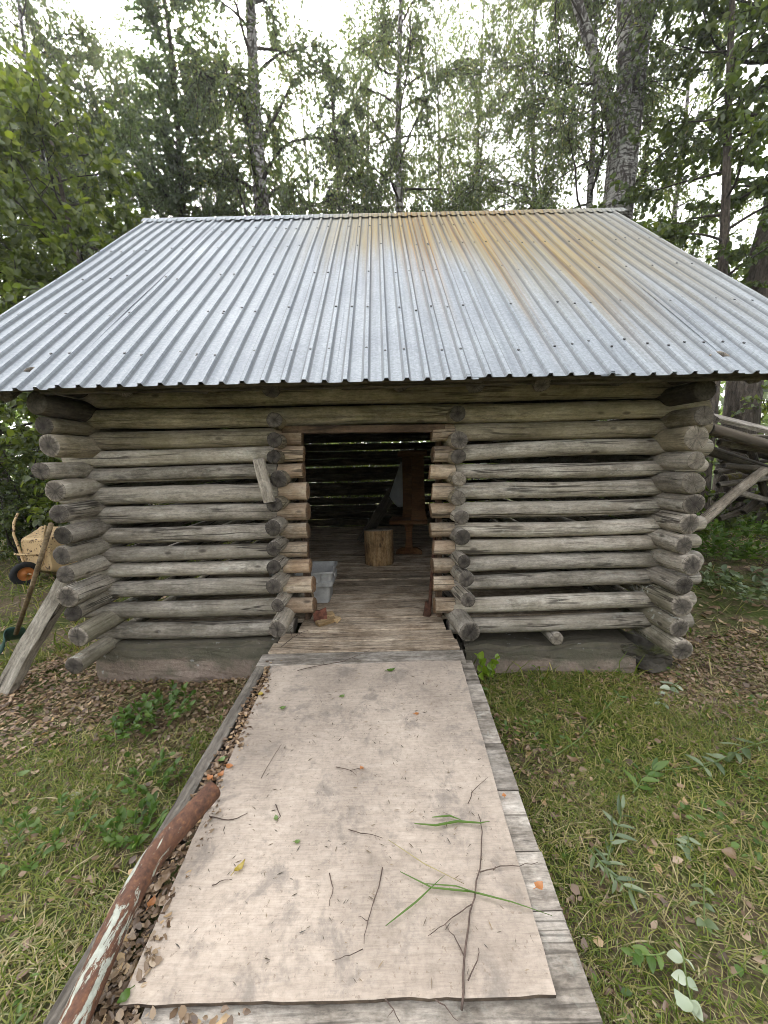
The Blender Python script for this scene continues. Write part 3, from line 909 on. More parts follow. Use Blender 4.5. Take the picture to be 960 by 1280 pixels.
def plank(name, p0, p1, w, t, mat, parent, up=(0, 0, 1), seed=0, n=8, wob=0.003, smooth=False):
    """a board from p0 to p1 (centre line of its top face); local X along its length"""
    rs = np.random.RandomState(seed + 7)
    p0, p1 = Vector(p0), Vector(p1)
    L = (p1 - p0).length
    xs = np.linspace(0, L, n)
    b = min(0.004, t * 0.25)
    prof = [(-w / 2, -t), (w / 2, -t), (w / 2, -b), (w / 2 - b, 0), (-w / 2 + b, 0), (-w / 2, -b)]
    mb = MB()
    vs = []
    wa = np.cumsum(rs.normal(0, wob * 0.5, n))
    wz = np.cumsum(rs.normal(0, wob * 0.35, n))
    wa -= np.linspace(wa[0], wa[-1], n)
    wz -= np.linspace(wz[0], wz[-1], n)
    for i, x in enumerate(xs):
        for j, (y, z) in enumerate(prof):
            e = 0.0
            if i == 0: e = rs.normal(0, 0.002)
            if i == n - 1: e = rs.normal(0, 0.002)
            vs.append((x + e, y + wa[i] + rs.normal(0, wob * 0.3), z + wz[i]))
    k = len(prof)
    fs = [tuple(range(k)), tuple((n - 1) * k + j for j in reversed(range(k)))]
    for i in range(n - 1):
        for j in range(k):
            fs.append((i * k + (j + 1) % k, i * k + j, (i + 1) * k + j, (i + 1) * k + (j + 1) % k))
    mb.add(vs, fs)
    o = mb.build(name, mat, parent)
    X = (p1 - p0).normalized()
    Y = Vector(up).cross(X).normalized()
    Z = X.cross(Y)
    o.rotation_mode = 'QUATERNION'
    o.location = p0
    o.rotation_quaternion = Matrix((X, Y, Z)).transposed().to_quaternion()
    return o


# doorway: lintel board, threshold, floor boards
plank('door_lintel', (-0.70, -0.005, 1.872), (0.44, -0.005, 1.858), 0.11, 0.05, MT['red_board'], hut, seed=3)
plank('door_jamb', (-0.60, 0.15, 0.385), (-0.60, 0.15, 1.83), 0.10, 0.04, MT['red_board'], hut, up=(1, 0, 0), seed=5)
plank('door_jamb', (0.40, 0.15, 0.385), (0.40, 0.15, 1.83), 0.10, 0.04, MT['red_board'], hut, up=(-1, 0, 0), seed=6)
y = -0.07
k = 0
while y < YB - 0.12:
    w = rnd.uniform(0.15, 0.23)
    z = 0.370 + rnd.uniform(-.002, .002) + (0.022 if y > 1.02 else 0)
    if y < 0.1:
        plank('floor_board', (-0.66, y + w / 2, z), (0.44, y + w / 2, z), w - .004, 0.03, MT['floor'], hut, seed=40 + k)
    else:
        plank('floor_board', (-1.95, y + w / 2, z), (1.90, y + w / 2, z), w - .004, 0.03, MT['floor'], hut, seed=40 + k)
    y += w
    k += 1
# step in front of the doorway
st = [(-0.445, 0.14), (-0.30, 0.14), (-0.155, 0.14)]
for i, (yy, w) in enumerate(st):
    plank('threshold_board', (-0.83 + 0.03 * i, yy + w / 2 - .07, 0.352 + .004 * i), (0.50 - 0.01 * i, yy + w / 2 - .07, 0.352 + .004 * i), w, 0.05, MT['grey_plank'] if i < 1 else MT['floor'], hut, seed=90 + i, wob=.004)
mb = MB()
mb.box((-0.16, -0.33, 0.15), (1.26, 0.05, 0.29), bev=.004)
mb.build('threshold_support', MT['beam'], hut)
# plinth
def rough_block(name, c, size, mat, parent, seed, amp=0.012, cuts=7):
    bm = bmesh.new()
    bmesh.ops.create_cube(bm, size=1)
    for v in bm.verts: v.co = Vector((v.co.x * size[0], v.co.y * size[1], v.co.z * size[2]))
    bmesh.ops.bevel(bm, geom=list(bm.edges), offset=min(size) * 0.08, segments=2, affect='EDGES')
    bmesh.ops.subdivide_edges(bm, edges=[e for e in bm.edges if e.calc_length() > 0.12], cuts=cuts, use_grid_fill=True)
    rs = random.Random(seed)
    ph = [rs.uniform(0, 9) for _ in range(6)]
    for v in bm.verts:
        p = v.co
        d = amp * (math.sin(p.x * 7 + ph[0]) * math.sin(p.z * 9 + ph[1]) + 0.5 * math.sin(p.x * 19 + p.y * 17 + ph[2]) + 0.4 * math.sin(p.z * 31 + p.x * 23 + ph[3]))
        v.co += p.normalized() * 0 + Vector((d * 0.5, d, d * 0.8)) + Vector((rs.gauss(0, amp * .15), rs.gauss(0, amp * .15), rs.gauss(0, amp * .15)))
    me = bpy.data.meshes.new(name)
    bm.to_mesh(me)
    bm.free()
    o = link(name, me, mat, parent)
    o.location = c
    return o


rough_block('plinth_block', (-1.50, 0.10, 0.105), (1.42, 0.38, 0.37), MT['concrete'], hut, 1)
rough_block('plinth_block', (1.25, 0.16, 0.005), (1.36, 0.40, 0.36), MT['concrete'], hut, 2)
rough_block('plinth_block', (-2.0, 4.3, 0.10), (0.5, 0.5, 0.35), MT['concrete'], hut, 3)
rough_block('plinth_block', (2.0, 4.3, 0.10), (0.5, 0.5, 0.35), MT['concrete'], hut, 5)
rough_block('corner_stone', (1.98, 0.12, 0.06), (0.40, 0.36, 0.22), MT['rock'], hut, 8, 0.03)
put_log('floor_joist', (1.28, -0.06, 0.255), (1.28, 4.2, 0.265), .050, .05, [MT['log'], MT['end_pale'], MT['end']], hut)
put_log('floor_joist', (-0.2, 0.30, 0.255), (-0.2, 4.2, 0.265), .050, .05, [MT['log'], MT['end_pale'], MT['end']], hut)
put_log('floor_joist', (-1.45, 0.30, 0.265), (-1.45, 4.2, 0.265), .050, .05, [MT['log'], MT['end_pale'], MT['end']], hut)

# roof: rafters, boards, sheets
EY, EZ, RY, RZ = -0.55, 2.062, 2.26, 4.522
SL = math.hypot(RY - EY, RZ - EZ)
DY, DZ = (RY - EY) / SL, (RZ - EZ) / SL          # up the front slope
NY, NZ = -DZ, DY                                 # outward normal of the front slope
RX0, RX1 = -2.80, 2.95


def fr(s, n, x, back=False):
    """point: s metres up from the eave, n metres out of the sheet plane"""
    yy = EY + DY * s + NY * n
    zz = EZ + DZ * s + NZ * n
    return (x, 2 * RY - yy if back else yy, zz)


roof = empty('roof', (0, 0, 0))
roof.parent = hut
for X in (-2.28, -1.56, -1.09, -0.66, -0.22, 0.12, 0.56, 0.96, 1.44, 2.26):
    for back in (False, True):
        put_log('rafter', fr(0.10 + rnd.uniform(-.02, .05), -0.095, X, back), fr(SL - 0.03, -0.095, X + rnd.uniform(-.02, .02), back), .052, .045, [MT['dark_board'], MT['end'], MT['end']], roof, step=0.2, segs=12)
for back in (False, True):
    s = 0.04
    j = 0
    while s < SL - 0.1:
        a, b = fr(s + 0.055, -0.022, -2.15, back), fr(s + 0.055, -0.022, 2.55, back)
        plank('roof_board', a, b, 0.10, 0.022, MT['dark_board'], roof, up=(0, (-NY if back else NY), NZ), seed=200 + j, n=4)
        s += 0.235 if s > 0.3 else 0.112
        j += 1
plank('eave_board', (-2.03, -0.43, 2.085), (2.55, -0.43, 2.077), 0.06, 0.022, MT['dark_board'], roof, up=(0, -1, 0.25), seed=3)
plank('ridge_pole', (-2.5, RY, RZ - .09), (2.6, RY, RZ - .09), 0.09, 0.12, MT['dark_board'], roof, seed=4)
for X in (XL + .02, XR - .02):
    mb = MB()
    rs = random.Random(int(X * 10))
    yy = 0.0
    while yy < YB:
        w = min(rs.uniform(.1, .16), YB - yy)
        def rz(q): return (EZ + (q - EY) * DZ / DY if q < RY else EZ + (2 * RY - EY - q) * DZ / DY) - 0.20
        z0 = 2.14
        y0, y1 = yy + .003, yy + w - .003
        t = .012
        v = []
        for xx in (X - t, X + t):
            v += [(xx, y0, z0), (xx, y1, z0), (xx, y1, max(z0 + .01, rz(y1))), (xx, y0, max(z0 + .01, rz(y0)))]
        mb.add(v, [(0, 1, 2, 3), (7, 6, 5, 4), (0, 4, 5, 1), (1, 5, 6, 2), (2, 6, 7, 3), (3, 7, 4, 0)])
        yy += w
    mb.build('gable_boarding', MT['dark_board'], hut)

PITCHW = 0.1155
RIBH = 0.019


def sheet(x0, nrib, back, dz, ext, seed, tilt=0.0):
    rs = np.random.RandomState(seed)
    prof = []
    for k in range(nrib):
        b = x0 + k * PITCHW
        prof += [(b, 0.0, 0), (b + .036, 0.0, 0), (b + .0415, 0.0035, 1), (b + .0475, RIBH, 1), (b + .068, RIBH, 1), (b + .074, 0.0035, 1), (b + .0795, 0.0, 0)]
    prof.append((x0 + nrib * PITCHW, 0.0, 0))
    smax = SL - 0.01
    ss = np.linspace(-ext, smax, 14)
    V, UV = [], []
    for i, s in enumerate(ss):
        wav = 0.003 * math.sin(s * 3 + seed)
        for (x, h, _) in prof:
            V.append(fr(s, h + dz + wav + 0.0015 * math.sin(x * 9 + s * 2 + seed), x + tilt * s, back))
            UV.append((x, SL - s))
    m = len(prof)
    F = [(i * m + j, i * m + j + 1, (i + 1) * m + j + 1, (i + 1) * m + j) for i in range(len(ss) - 1) for j in range(m - 1)]
    if back: F = [f[::-1] for f in F]
    mb = MB()
    mb.add(V, F)
    nS = len(V)
    # screw heads in rows across the ribs
    for r, s in enumerate((0.32, 0.98, 1.72, 2.5, 3.2)):
        for k in range(nrib):
            if (k + r * 2 + rs.randint(0, 2)) % 3 == 2: continue
            xx = x0 + k * PITCHW + 0.0577
            c = Vector(fr(s + rs.normal(0, .03), RIBH + dz, xx + tilt * s, back))
            nrm = Vector((0, -NY if back else NY, NZ))
            ax = Vector((1, 0, 0))
            ay = nrm.cross(ax)
            ring = [c + nrm * h + (ax * math.cos(w) + ay * math.sin(w)) * rr for (h, rr) in ((0.0, .0085), (.005, .0075)) for w in [2 * PI * q / 8 for q in range(8)]]
            mb.add(ring, [(q, (q + 1) % 8, 8 + (q + 1) % 8, 8 + q) for q in range(8)] + [tuple(range(8, 16))], 1)
    o = mb.build('roof_sheet', [MT['sheet'], MT['screw']], roof)
    me = o.data
    uvl = me.uv_layers.new(name='UVMap')
    UV += [(0, 0)] * (len(me.vertices) - nS)
    li = np.empty(len(me.loops), dtype=np.int32)
    me.loops.foreach_get('vertex_index', li)
    uvl.data.foreach_set('uv', np.array(UV, dtype=np.float32)[li].ravel())
    so = o.modifiers.new('thickness', 'SOLIDIFY')
    so.thickness = 0.0012
    so.offset = -1
    return o


nr_ = 7
x = RX0
i = 0
exts = [0.015, 0.0, 0.006, 0.012, -0.004, 0.004, 0.010, 0.0]
while x < RX1 - 0.1:
    n = min(nr_, int(round((RX1 - x) / PITCHW)))
    if n < 1: break
    for back in (False, True):
        sheet(x, n + (1 if x + n * PITCHW < RX1 - 0.2 else 0), back, 0.0015 if i % 2 else 0.0035, exts[i % 8], 30 + i + (50 if back else 0), 0.0)
    x += n * PITCHW
    i += 1
# ridge capping bent over both slopes, with a scalloped lower lip
mb = MB()
npx = int((RX1 - RX0) / 0.0289)
vs = []
for q in range(npx + 1):
    xx = RX0 + (RX1 - RX0) * q / npx
    lip = 0.10 + 0.012 * (1 if (q % 4) in (1, 2) else 0)
    for back, s, h in ((False, SL - lip, RIBH * (1.0 if (q % 4) in (1, 2) else 0.35) + .009), (False, SL - .03, RIBH + .013), (False, SL + 0.012, RIBH + .012), (True, SL - .03, RIBH + .013), (True, SL - lip, RIBH + .009)):
        vs.append(fr(s, h, xx, back))
mb.add(vs, [(q * 5 + j, (q + 1) * 5 + j, (q + 1) * 5 + j + 1, q * 5 + j + 1) for q in range(npx) for j in range(4)])
cap = mb.build('ridge_cap', MT['sheet'], roof)
me = cap.data
uvl = me.uv_layers.new(name='UVMap')
li = np.empty(len(me.loops), dtype=np.int32)
me.loops.foreach_get('vertex_index', li)
co = np.array(vs)
uvl.data.foreach_set('uv', np.stack([co[li, 0], 0.05 + 0 * co[li, 0]], -1).astype(np.float32).ravel())

# short board nailed askew across the left door post
a, b = on_y(322, 574, -0.27), on_y(336, 628, -0.25)
plank('nailed_board', a, b, 0.075, 0.025, MT['grey_plank'], hut, up=(-0.1, -1, 0.05), seed=12, n=5)


# ------------------------------------------------------------------ ramp, plywood, pipe
ramp = empty('plank_ramp', (0, -0.5, 0), 0, 'grey weathered plank ramp rising from the grass to the doorway', 'ramp')
rp = Matrix.Translation((0, 0.5, 0))
SLR = (0.345 - 0.157) / (1.93 - 0.49)            # rise per metre


def rz_at(y): return 0.333 + (y + 0.49) * SLR


y = -0.475
k = 0
while y > -2.55:
    w = rnd.uniform(.15, .24)
    yc = y - w / 2
    z = rz_at(yc)
    o = plank('deck_plank', (-0.70 + rnd.uniform(-.02, .02), yc + 0.5, z), (RAMP_X1 + rnd.uniform(-.005, .004), yc + 0.5, z), w - .002, 0.032, MT['grey_plank'], ramp, up=(0, -SLR, 1), seed=300 + k, n=7, wob=.003)
    y -= w
    k += 1
for X in (-0.60, 0.44):
    plank('bearer', (X, -2.05, rz_at(-2.55) - .034), (X, 0.02, rz_at(-0.48) - .034), 0.07, 0.10, MT['beam'], ramp, seed=int(abs(X) * 100), n=4)
b0 = Vector((-0.795, -0.40, 0.352))
b1 = Vector((-0.935, -2.25, 0.105))
o = plank('edge_beam', b1 + Vector((0, .5, 0)), b0 + Vector((0, .5, 0)), 0.062, 0.14, MT['beam'], ramp, seed=77, n=10, wob=.006)

# plywood sheet
pl = bmesh.new()
n1, n2 = 24, 28
PX0, PX1, PY0, PY1 = -0.735, 0.462, -1.935, -0.488
rs = np.random.RandomState(5)
edge = lambda t, a: 0.0012 * math.sin(t * 17 + a) + 0.0008 * math.sin(t * 61 + a * 2)
mb = MB()
vs = []
for j in range(n2 + 1):
    for i in range(n1 + 1):
        u, v = i / n1, j / n2
        xx = PX0 + (PX1 - PX0) * u + (-0.018 * (1 - v) if u < .5 else -0.020 * (1 - v)) * 1.0
        yy = PY0 + (PY1 - PY0) * v
        if i in (0, n1): xx += edge(v, i) + rs.normal(0, .0006)
        if j in (0, n2): yy += edge(u, j + 3) + rs.normal(0, .0008) + (-.012 if (j == n2 and i > n1 - 2) else 0)
        zz = 0.003 * math.sin(u * 4 + 1) * math.sin(v * 5) + 0.018
        vs.append((xx, yy - PY0, zz))
N = len(vs)
vs += [(a_, b_, c_ - 0.014) for (a_, b_, c_) in vs]
W_ = n1 + 1
top = [(j * W_ + i, j * W_ + i + 1, (j + 1) * W_ + i + 1, (j + 1) * W_ + i) for j in range(n2) for i in range(n1)]
mb.add(vs, top)
mb.f += [tuple(N + q for q in f[::-1]) for f in top]
mb.m += [1] * len(top)
per = [i for i in range(W_)] + [j * W_ + n1 for j in range(1, n2 + 1)] + [n2 * W_ + i for i in range(n1 - 1, -1, -1)] + [j * W_ for j in range(n2 - 1, 0, -1)]
for q in range(len(per)):
    a_, b_ = per[q], per[(q + 1) % len(per)]
    mb.f.append((b_, a_, N + a_, N + b_))
    mb.m.append(1)
ply = mb.build('plywood_sheet', [MT['plywood'], MT['ply_edge']])
ply.location = (0, PY0, rz_at(PY0))
ply.rotation_euler = (math.atan(SLR), 0, 0)
tag(ply, 'large pale plywood sheet lying on the ramp, strewn with twigs and debris', 'plywood sheet')


def on_ply(px, py, lift=0.0):
    """a point on the plywood's upper face seen at that pixel"""
    d = ray(px, py)
    n = np.array([0, -SLR, 1.0])
    q = np.array([0, PY0, rz_at(PY0) + 0.0195 + lift])
    t = ((q - CAM) @ n) / (d @ n)
    return Vector(CAM + d * t)


# rusty pipe along the left edge of the ramp
pa, pb_ = on_z(266, 988, 0.330), on_z(150, 1145, 0.270)
pc = on_z(90, 1285, 0.215)
dirn = (Vector(pc) - Vector(pa))
pts = [Vector(pa), Vector(on_z(190, 1072, 0.300)), Vector(pb_), Vector(pc), Vector(pc) + (Vector(pc) - Vector(pb_)).normalized() * 0.4]
pts = pts[::-1]
X = (pts[-1] - pts[0]).normalized()
Zp = Vector((0, 0, 1))
Yp = Zp.cross(X).normalized()
Zp = X.cross(Yp)
Mp = Matrix((X, Yp, Zp)).transposed().to_4x4()
Mp.translation = pts[0]
inv = Mp.inverted()
fine = []
for i in range(len(pts) - 1):
    for t in np.linspace(0, 1, 9)[:-1]: fine.append(inv @ pts[i].lerp(pts[i + 1], t))
fine.append(inv @ pts[-1])
for _ in range(4):
    fine = [fine[0]] + [(fine[i - 1] + fine[i] * 2 + fine[i + 1]) / 4 for i in range(1, len(fine) - 1)] + [fine[-1]]
mb = MB()
rr = [0.037] * len(fine)
end = fine[-1] + (fine[-1] - fine[-2]).normalized() * .006
mb.tube(fine + [end], rr + [0.035], 26)
pipe = mb.build('rusty_pipe', MT['pipe'], None, True)
pipe.matrix_world = Mp
tag(pipe, 'rusty iron pipe with flaking white paint lying along the left edge of the ramp', 'pipe')


# ------------------------------------------------------------------ inside the hut
# chopping block
sp = on_z(474, 708, 0.395)
me = log_mesh(0.40, 0.170, 0.165, 900, segs=36, step=0.04, bend=0)
blk = link('chopping_block', me, [MT['stump'], MT['stump'], MT['end_pale']])
blk.location = (sp[0], sp[1] + 0.16, 0.395)
blk.rotation_euler = (0, -PI / 2, 0)
tag(blk, 'round chopping block standing on the floorboards inside the hut', 'chopping block')

# grey storage crate
cr = empty('storage_crate', (-0.735, 0.62, 0.374), 0, 'grey plastic crate just inside the doorway on the left', 'crate')


def rrect(w, d, r, z, n=5):
    out = []
    for (sx, sy, a0) in ((1, 1, 0), (-1, 1, PI / 2), (-1, -1, PI), (1, -1, 1.5 * PI)):
        for k in range(n + 1):
            a = a0 + PI / 2 * k / n
            out.append((sx * (w / 2 - r) + r * math.cos(a), sy * (d / 2 - r) + r * math.sin(a), z))
    return out


def loft(mb, rings, mi=0, close_bottom=True, close_top=False):
    m = len(rings[0])
    vs = [v for r_ in rings for v in r_]
    fs = [(i * m + j, i * m + (j + 1) % m, (i + 1) * m + (j + 1) % m, (i + 1) * m + j) for i in range(len(rings) - 1) for j in range(m)]
    if close_bottom: fs.append(tuple(reversed(range(m))))
    if close_top: fs.append(tuple((len(rings) - 1) * m + j for j in range(m)))
    mb.add(vs, fs, mi)


mb = MB()
loft(mb, [rrect(.46, .28, .03, 0), rrect(.48, .30, .03, .15), rrect(.50, .32, .03, .155), rrect(.54, .36, .03, .16), rrect(.545, .365, .03, .20), rrect(.52, .34, .03, .205), rrect(.53, .35, .03, .27), rrect(.56, .38, .03, .275), rrect(.56, .38, .03, .295), rrect(.53, .35, .028, .295), rrect(.46, .28, .03, .03)])
for xx in (-.18, -.06, .06, .18):
    mb.box((xx, -.180, .237), (.012, .016, .055))
mb.build('crate_body', MT['crate'], cr)
mb = MB()
mb.box((0.08, -.196, .235), (.07, .012, .03), bev=.003)
mb.build('latch', MT['crate'], cr)
mb = MB()
mb.box((0.276, 0, .235), (.014, .14, .03), bev=.003)
mb.build('handle', MT['crate'], cr)

# pine trestle with a slab seat and shaped uprights
tz = 0.392
tp = on_z(512, 694, tz)
tr = empty('pine_trestle', (tp[0], tp[1] + 0.08, tz), R(-6), 'varnished pine trestle furniture piled up behind the chopping block', 'furniture')
def shaped(name, outline, t, loc, mat, parent, rot=(0, 0, 0)):
    bm = bmesh.new()
    f = bm.faces.new([bm.verts.new((x_, -t / 2, z_)) for x_, z_ in outline])
    ex = bmesh.ops.extrude_face_region(bm, geom=[f])
    bmesh.ops.translate(bm, vec=(0, t, 0), verts=[g for g in ex['geom'] if isinstance(g, bmesh.types.BMVert)])
    bmesh.ops.recalc_face_normals(bm, faces=list(bm.faces))
    bmesh.ops.bevel(bm, geom=list(bm.edges), offset=.004, segments=1, affect='EDGES')
    me = bpy.data.meshes.new(name)
    bm.to_mesh(me)
    bm.free()
    o = link(name, me, mat, parent)
    o.location = loc
    o.rotation_euler = rot
    return o
shaped('foot', [(-.17, 0), (.17, 0), (.17, .04), (.10, .085), (-.10, .085), (-.17, .04)], .08, (0, 0, 0), MT['pine'], tr)
shaped('column', [(-.05, 0), (.05, 0), (.042, .10), (.042, .22), (.065, .33), (-.065, .33), (-.042, .22), (-.042, .10)], .05, (0, 0, .085), MT['pine'], tr)
shaped('seat_slab', [(-.24, 0), (.24, 0), (.24, .05), (-.24, .05)], .36, (0.0, .02, .415), MT['pine'], tr)
shaped('upright', [(-.02, 0), (.19, 0), (.165, .12), (.15, .55), (.15, .80), (0, .80), (0, .20)], .05, (0.05, -.10, .465), MT['pine'], tr)
shaped('upright', [(-.07, 0), (.07, 0), (.06, .12), (.06, .80), (-.06, .80), (-.06, .12)], .045, (-0.02, .16, .465), MT['pine'], tr)
shaped('top_rail', [(-.12, 0), (.24, 0), (.24, .07), (-.12, .07)], .34, (0.0, .02, 1.265), MT['pine'], tr)
# white sheet behind the trestle, hanging from the rail
rs = np.random.RandomState(3)
mb = MB()
vs = []
for j in range(15):
    for i in range(9):
        u, v = i / 8, j / 14
        vs.append((-0.06 + 0.12 * u - 0.16 * v * (1 - u), 0.03 * math.sin(u * 9 + v * 2), -0.62 * v * (0.75 + .25 * math.sin(u * 3))))
mb.add(vs, [(j * 9 + i, j * 9 + i + 1, (j + 1) * 9 + i + 1, (j + 1) * 9 + i) for j in range(14) for i in range(8)])
sh = mb.build('white_sheet', MT['white_cloth'], None, True)
sh.location = (tp[0] - 0.02, tp[1] + 0.36, tz + 1.20)
sh.modifiers.new('thickness', 'SOLIDIFY').thickness = .004
tag(sh, 'white sheet hanging behind the pine trestle in the dark hut', 'sheet')
# slanting dark board in the depth of the hut
o = plank('slanting_board', (-0.35, 2.9, 0.40), (0.55, 3.0, 1.75), .16, .04, MT['dark_board'], None, up=(0, -1, 0), seed=14)
tag(o, 'dark board leaning aslant deep inside the hut', 'board')

# rusty bar by the right jamb, hatchet and firewood by the left jamb
mb = MB()
a, b = Vector((0.345, 0.16, 0.374)), Vector((0.385, 0.10, 1.05))
mb.tube([a, a.lerp(b, .3), b], [.016, .014, .012], 8)
mb.box(a + Vector((-.012, 0, .05)), (.055, .03, .12), Matrix.Rotation(.15, 3, 'Y'), bev=.005)
o = mb.build('iron_bar', MT['iron'])
tag(o, 'rusty iron bar leaning against the right door jamb', 'iron bar')
hx = empty('hatchet', (-0.530, 0.06, 0.374), 0, 'old hatchet with a red rusty head leaning at the left door jamb', 'hatchet')
mb = MB()
mb.tube([(-.09, .14, .32), (-.04, .06, .15), (0, 0, .03)], [.013, .012, .015], 8)
mb.build('handle', MT['handle'], hx)
mb = MB()
mb.add([(-.035, -.012, .10), (.01, -.014, .10), (.065, -.003, .125), (.07, -.003, .0), (.01, -.014, .015), (-.035, -.012, .015),
        (-.035, .012, .10), (.01, .014, .10), (.065, .003, .125), (.07, .003, .0), (.01, .014, .015), (-.035, .012, .015)],
       [(0, 1, 4, 5), (1, 2, 3, 4), (11, 10, 7, 6), (10, 9, 8, 7), (0, 6, 7, 1), (1, 7, 8, 2), (2, 8, 9, 3), (3, 9, 10, 4), (4, 10, 11, 5), (5, 11, 6, 0)])
mb.build('axe_head', MT['red_iron'], hx)
kin = [((-0.53, .00, .377), (-.40, .10, .377), .06, .028, 'wedge of split firewood at the left jamb, lowest and nearest'),
       ((-0.55, .07, .40), (-.42, .14, .39), .055, .03, 'wedge of split firewood at the left jamb, stacked on top'),
       ((-0.50, .13, .377), (-.37, .07, .377), .05, .024, 'wedge of split firewood at the left jamb, farthest into the floor')]
for i, (a, b, w, t, lb) in enumerate(kin):
    o = plank('firewood', Vector(a) + Vector((0, 0, t)), Vector(b) + Vector((0, 0, t)), w, t, MT['split'], None, up=(.25 * (i - 1), -.3, 1), seed=20 + i, n=5, wob=.006)
    tag(o, lb, 'firewood', 'split firewood in the doorway')

# ------------------------------------------------------------------ left of the hut
# wheelbarrow standing on its nose
wb = empty('wheelbarrow', (-4.95, 2.55, 0), R(-12), 'rusty pale yellow wheelbarrow tipped up on its nose left of the hut', 'wheelbarrow')
mb = MB()
rings = []
def wrr(w, h, r, yy, zc, n=5):
    return [(x_, yy, zc + z_) for (x_, z_, _) in rrect(w, h, r, 0, n)]
rings = [wrr(.44, .42, .07, -.02, .40), wrr(.50, .48, .08, .00, .40), wrr(.60, .60, .09, .16, .39), wrr(.68, .72, .10, .30, .38), wrr(.70, .74, .10, .305, .38), wrr(.66, .70, .10, .30, .38), wrr(.46, .44, .07, .02, .40)]
loft(mb, rings, 0, True, True)
mb.build('tray', MT['barrow'], wb, False)
for sx in (-1, 1):
    mb = MB()
    P = [(sx * .10, -.13, .12), (sx * .16, -.06, .28), (sx * .23, -.05, .50), (sx * .27, -.06, .70), (sx * .29, -.02, .86), (sx * .31, .06, .98)]
    mb.tube(P, .017, 8)
    mb.build('handle', MT['barrow'], wb, True)
    mb = MB()
    mb.tube([(sx * .14, -.05, .40), (sx * .13, -.16, .44), (sx * .09, -.20, .45), (0, -.21, .45)], .014, 8)
    mb.build('leg', MT['barrow'], wb, True)
ML = Matrix.Translation((-.02, -.16, .165)) @ Matrix.Rotation(R(72), 4, 'Z') @ Matrix.Rotation(PI / 2, 4, 'X')
mb = MB()
mb.lathe([(.095, -.035), (.13, -.045), (.155, -.035), (.168, 0), (.155, .035), (.13, .045), (.095, .035), (.095, -.035)], 28, 0, ML)
wh = mb.build('wheel', MT['rubber'], wb, True)
mb = MB()
mb.lathe([(.0, -.035), (.025, -.045), (.03, -.02), (.085, -.015), (.097, -.034), (.097, .034), (.085, .015), (.03, .02), (.025, .045), (0, .035)], 24, 0, ML)
mb.build('rim', MT['orange'], wh, True)
mb = MB()
mb.tube([(-.13, -.13, .16), (.10, -.17, .165)], .01, 8)
mb.build('axle', MT['barrow'], wb)

# big split log leaning on the corner
a = on_y(75, 733, -0.16)
b = on_y(-2, 868, -0.20)
dv = Vector(b) - Vector(a)
t_end = (b[2] - 0.0) / -dv.z if dv.z != 0 else 0
b2 = Vector(b) + dv * max(0, (b[2] + .02) / -dv.z)
o = plank('leaning_plank', b2, Vector(a) - dv.normalized() * .06, .128, .065, MT['leaner'], None, up=(-.2, -1, .25), seed=31, n=14, wob=.005)
tag(o, 'thick weathered split plank leaning against the left corner of the hut', 'plank')

# scoop with wooden handle
sv = empty('scoop_shovel', (0, 0, 0), 0, 'long handled scoop with a green blade leaning on the left log ends', 'shovel')
a = Vector(on_y(64, 655, -0.40))
b = Vector(on_y(20, 792, 0.02))
mb = MB()
mb.tube([a, a.lerp(b, .5) + Vector((.006, 0, 0)), b], [.014, .015, .016], 10)
mb.build('handle', MT['handle'], sv, True)
d = (b - a).normalized()
sd = Vector((-.15, -.9, -.2))
sd = (sd - d * sd.dot(d)).normalized()
nn = d.cross(sd)
mb = MB()
vs = []
for j in range(7):
    for i in range(9):
        u, v = i / 8 - .5, j / 6
        p = b + Vector((-.12, 0.05, 0)) + d * (-.03 + .20 * v) + sd * (.20 * u * (0.7 + .3 * v)) + nn * (0.07 * (4 * u * u) + .02 * math.sin(v * 3)) * -1
        vs.append(p)
mb.add(vs, [(j * 9 + i, j * 9 + i + 1, (j + 1) * 9 + i + 1, (j + 1) * 9 + i) for j in range(6) for i in range(8)])
o = mb.build('blade', MT['green_blade'], sv, True)
o.modifiers.new('thickness', 'SOLIDIFY').thickness = .006

# ------------------------------------------------------------------ right of the hut: rotting timber, rocks
def free_log(name, p0, p1, r, mat, label, cat, group=None, seed=1, **kw):
    o = put_log(name, p0, p1, r, r * .92, [mat, MT['end'], MT['end']], None, **kw)
    return tag(o, label, cat, group)


rt = lambda px, py, Y: Vector(on_y(px, py, Y))
o = plank('fallen_board', rt(893, 519, 1.2), rt(1060, 560, 1.35), .16, .04, MT['grey_plank'], None, up=(0, -.55, 1), seed=51, n=8)
tag(o, 'grey board lying on top of the rotting timber right of the hut', 'board')
free_log('mossy_beam', rt(888, 536, 1.15), rt(1060, 590, 1.3), .062, MT['mossy'], 'mossy rotten beam just under the grey board right of the hut', 'beam', 'rotting timber right of the hut')
free_log('mossy_beam', rt(884, 562, 1.45), rt(1060, 625, 1.6), .052, MT['dark_board'], 'dark bare beam sloping below the mossy one right of the hut', 'beam', 'rotting timber right of the hut')
free_log('leaning_pole', rt(868, 660, 0.95), rt(955, 588, 1.25), .050, MT['pole'], 'pale bare pole propped up slanting beside the right corner of the hut', 'pole')
free_log('rotten_log', rt(915, 556, 1.7), rt(1060, 600, 1.75), .06, MT['dark_board'], 'dark rotten log squeezed between the mossy beam and the bare beam', 'log')
free_log('rotten_log', rt(905, 600, 1.9), rt(1050, 585, 2.1), .07, MT['mossy'], 'mossy log lying level behind the slanting pole right of the hut', 'log')
free_log('rotten_log', rt(898, 622, 2.0), rt(1040, 618, 2.2), .065, MT['dark_board'], 'dark log lying just above the boulders right of the hut', 'log')
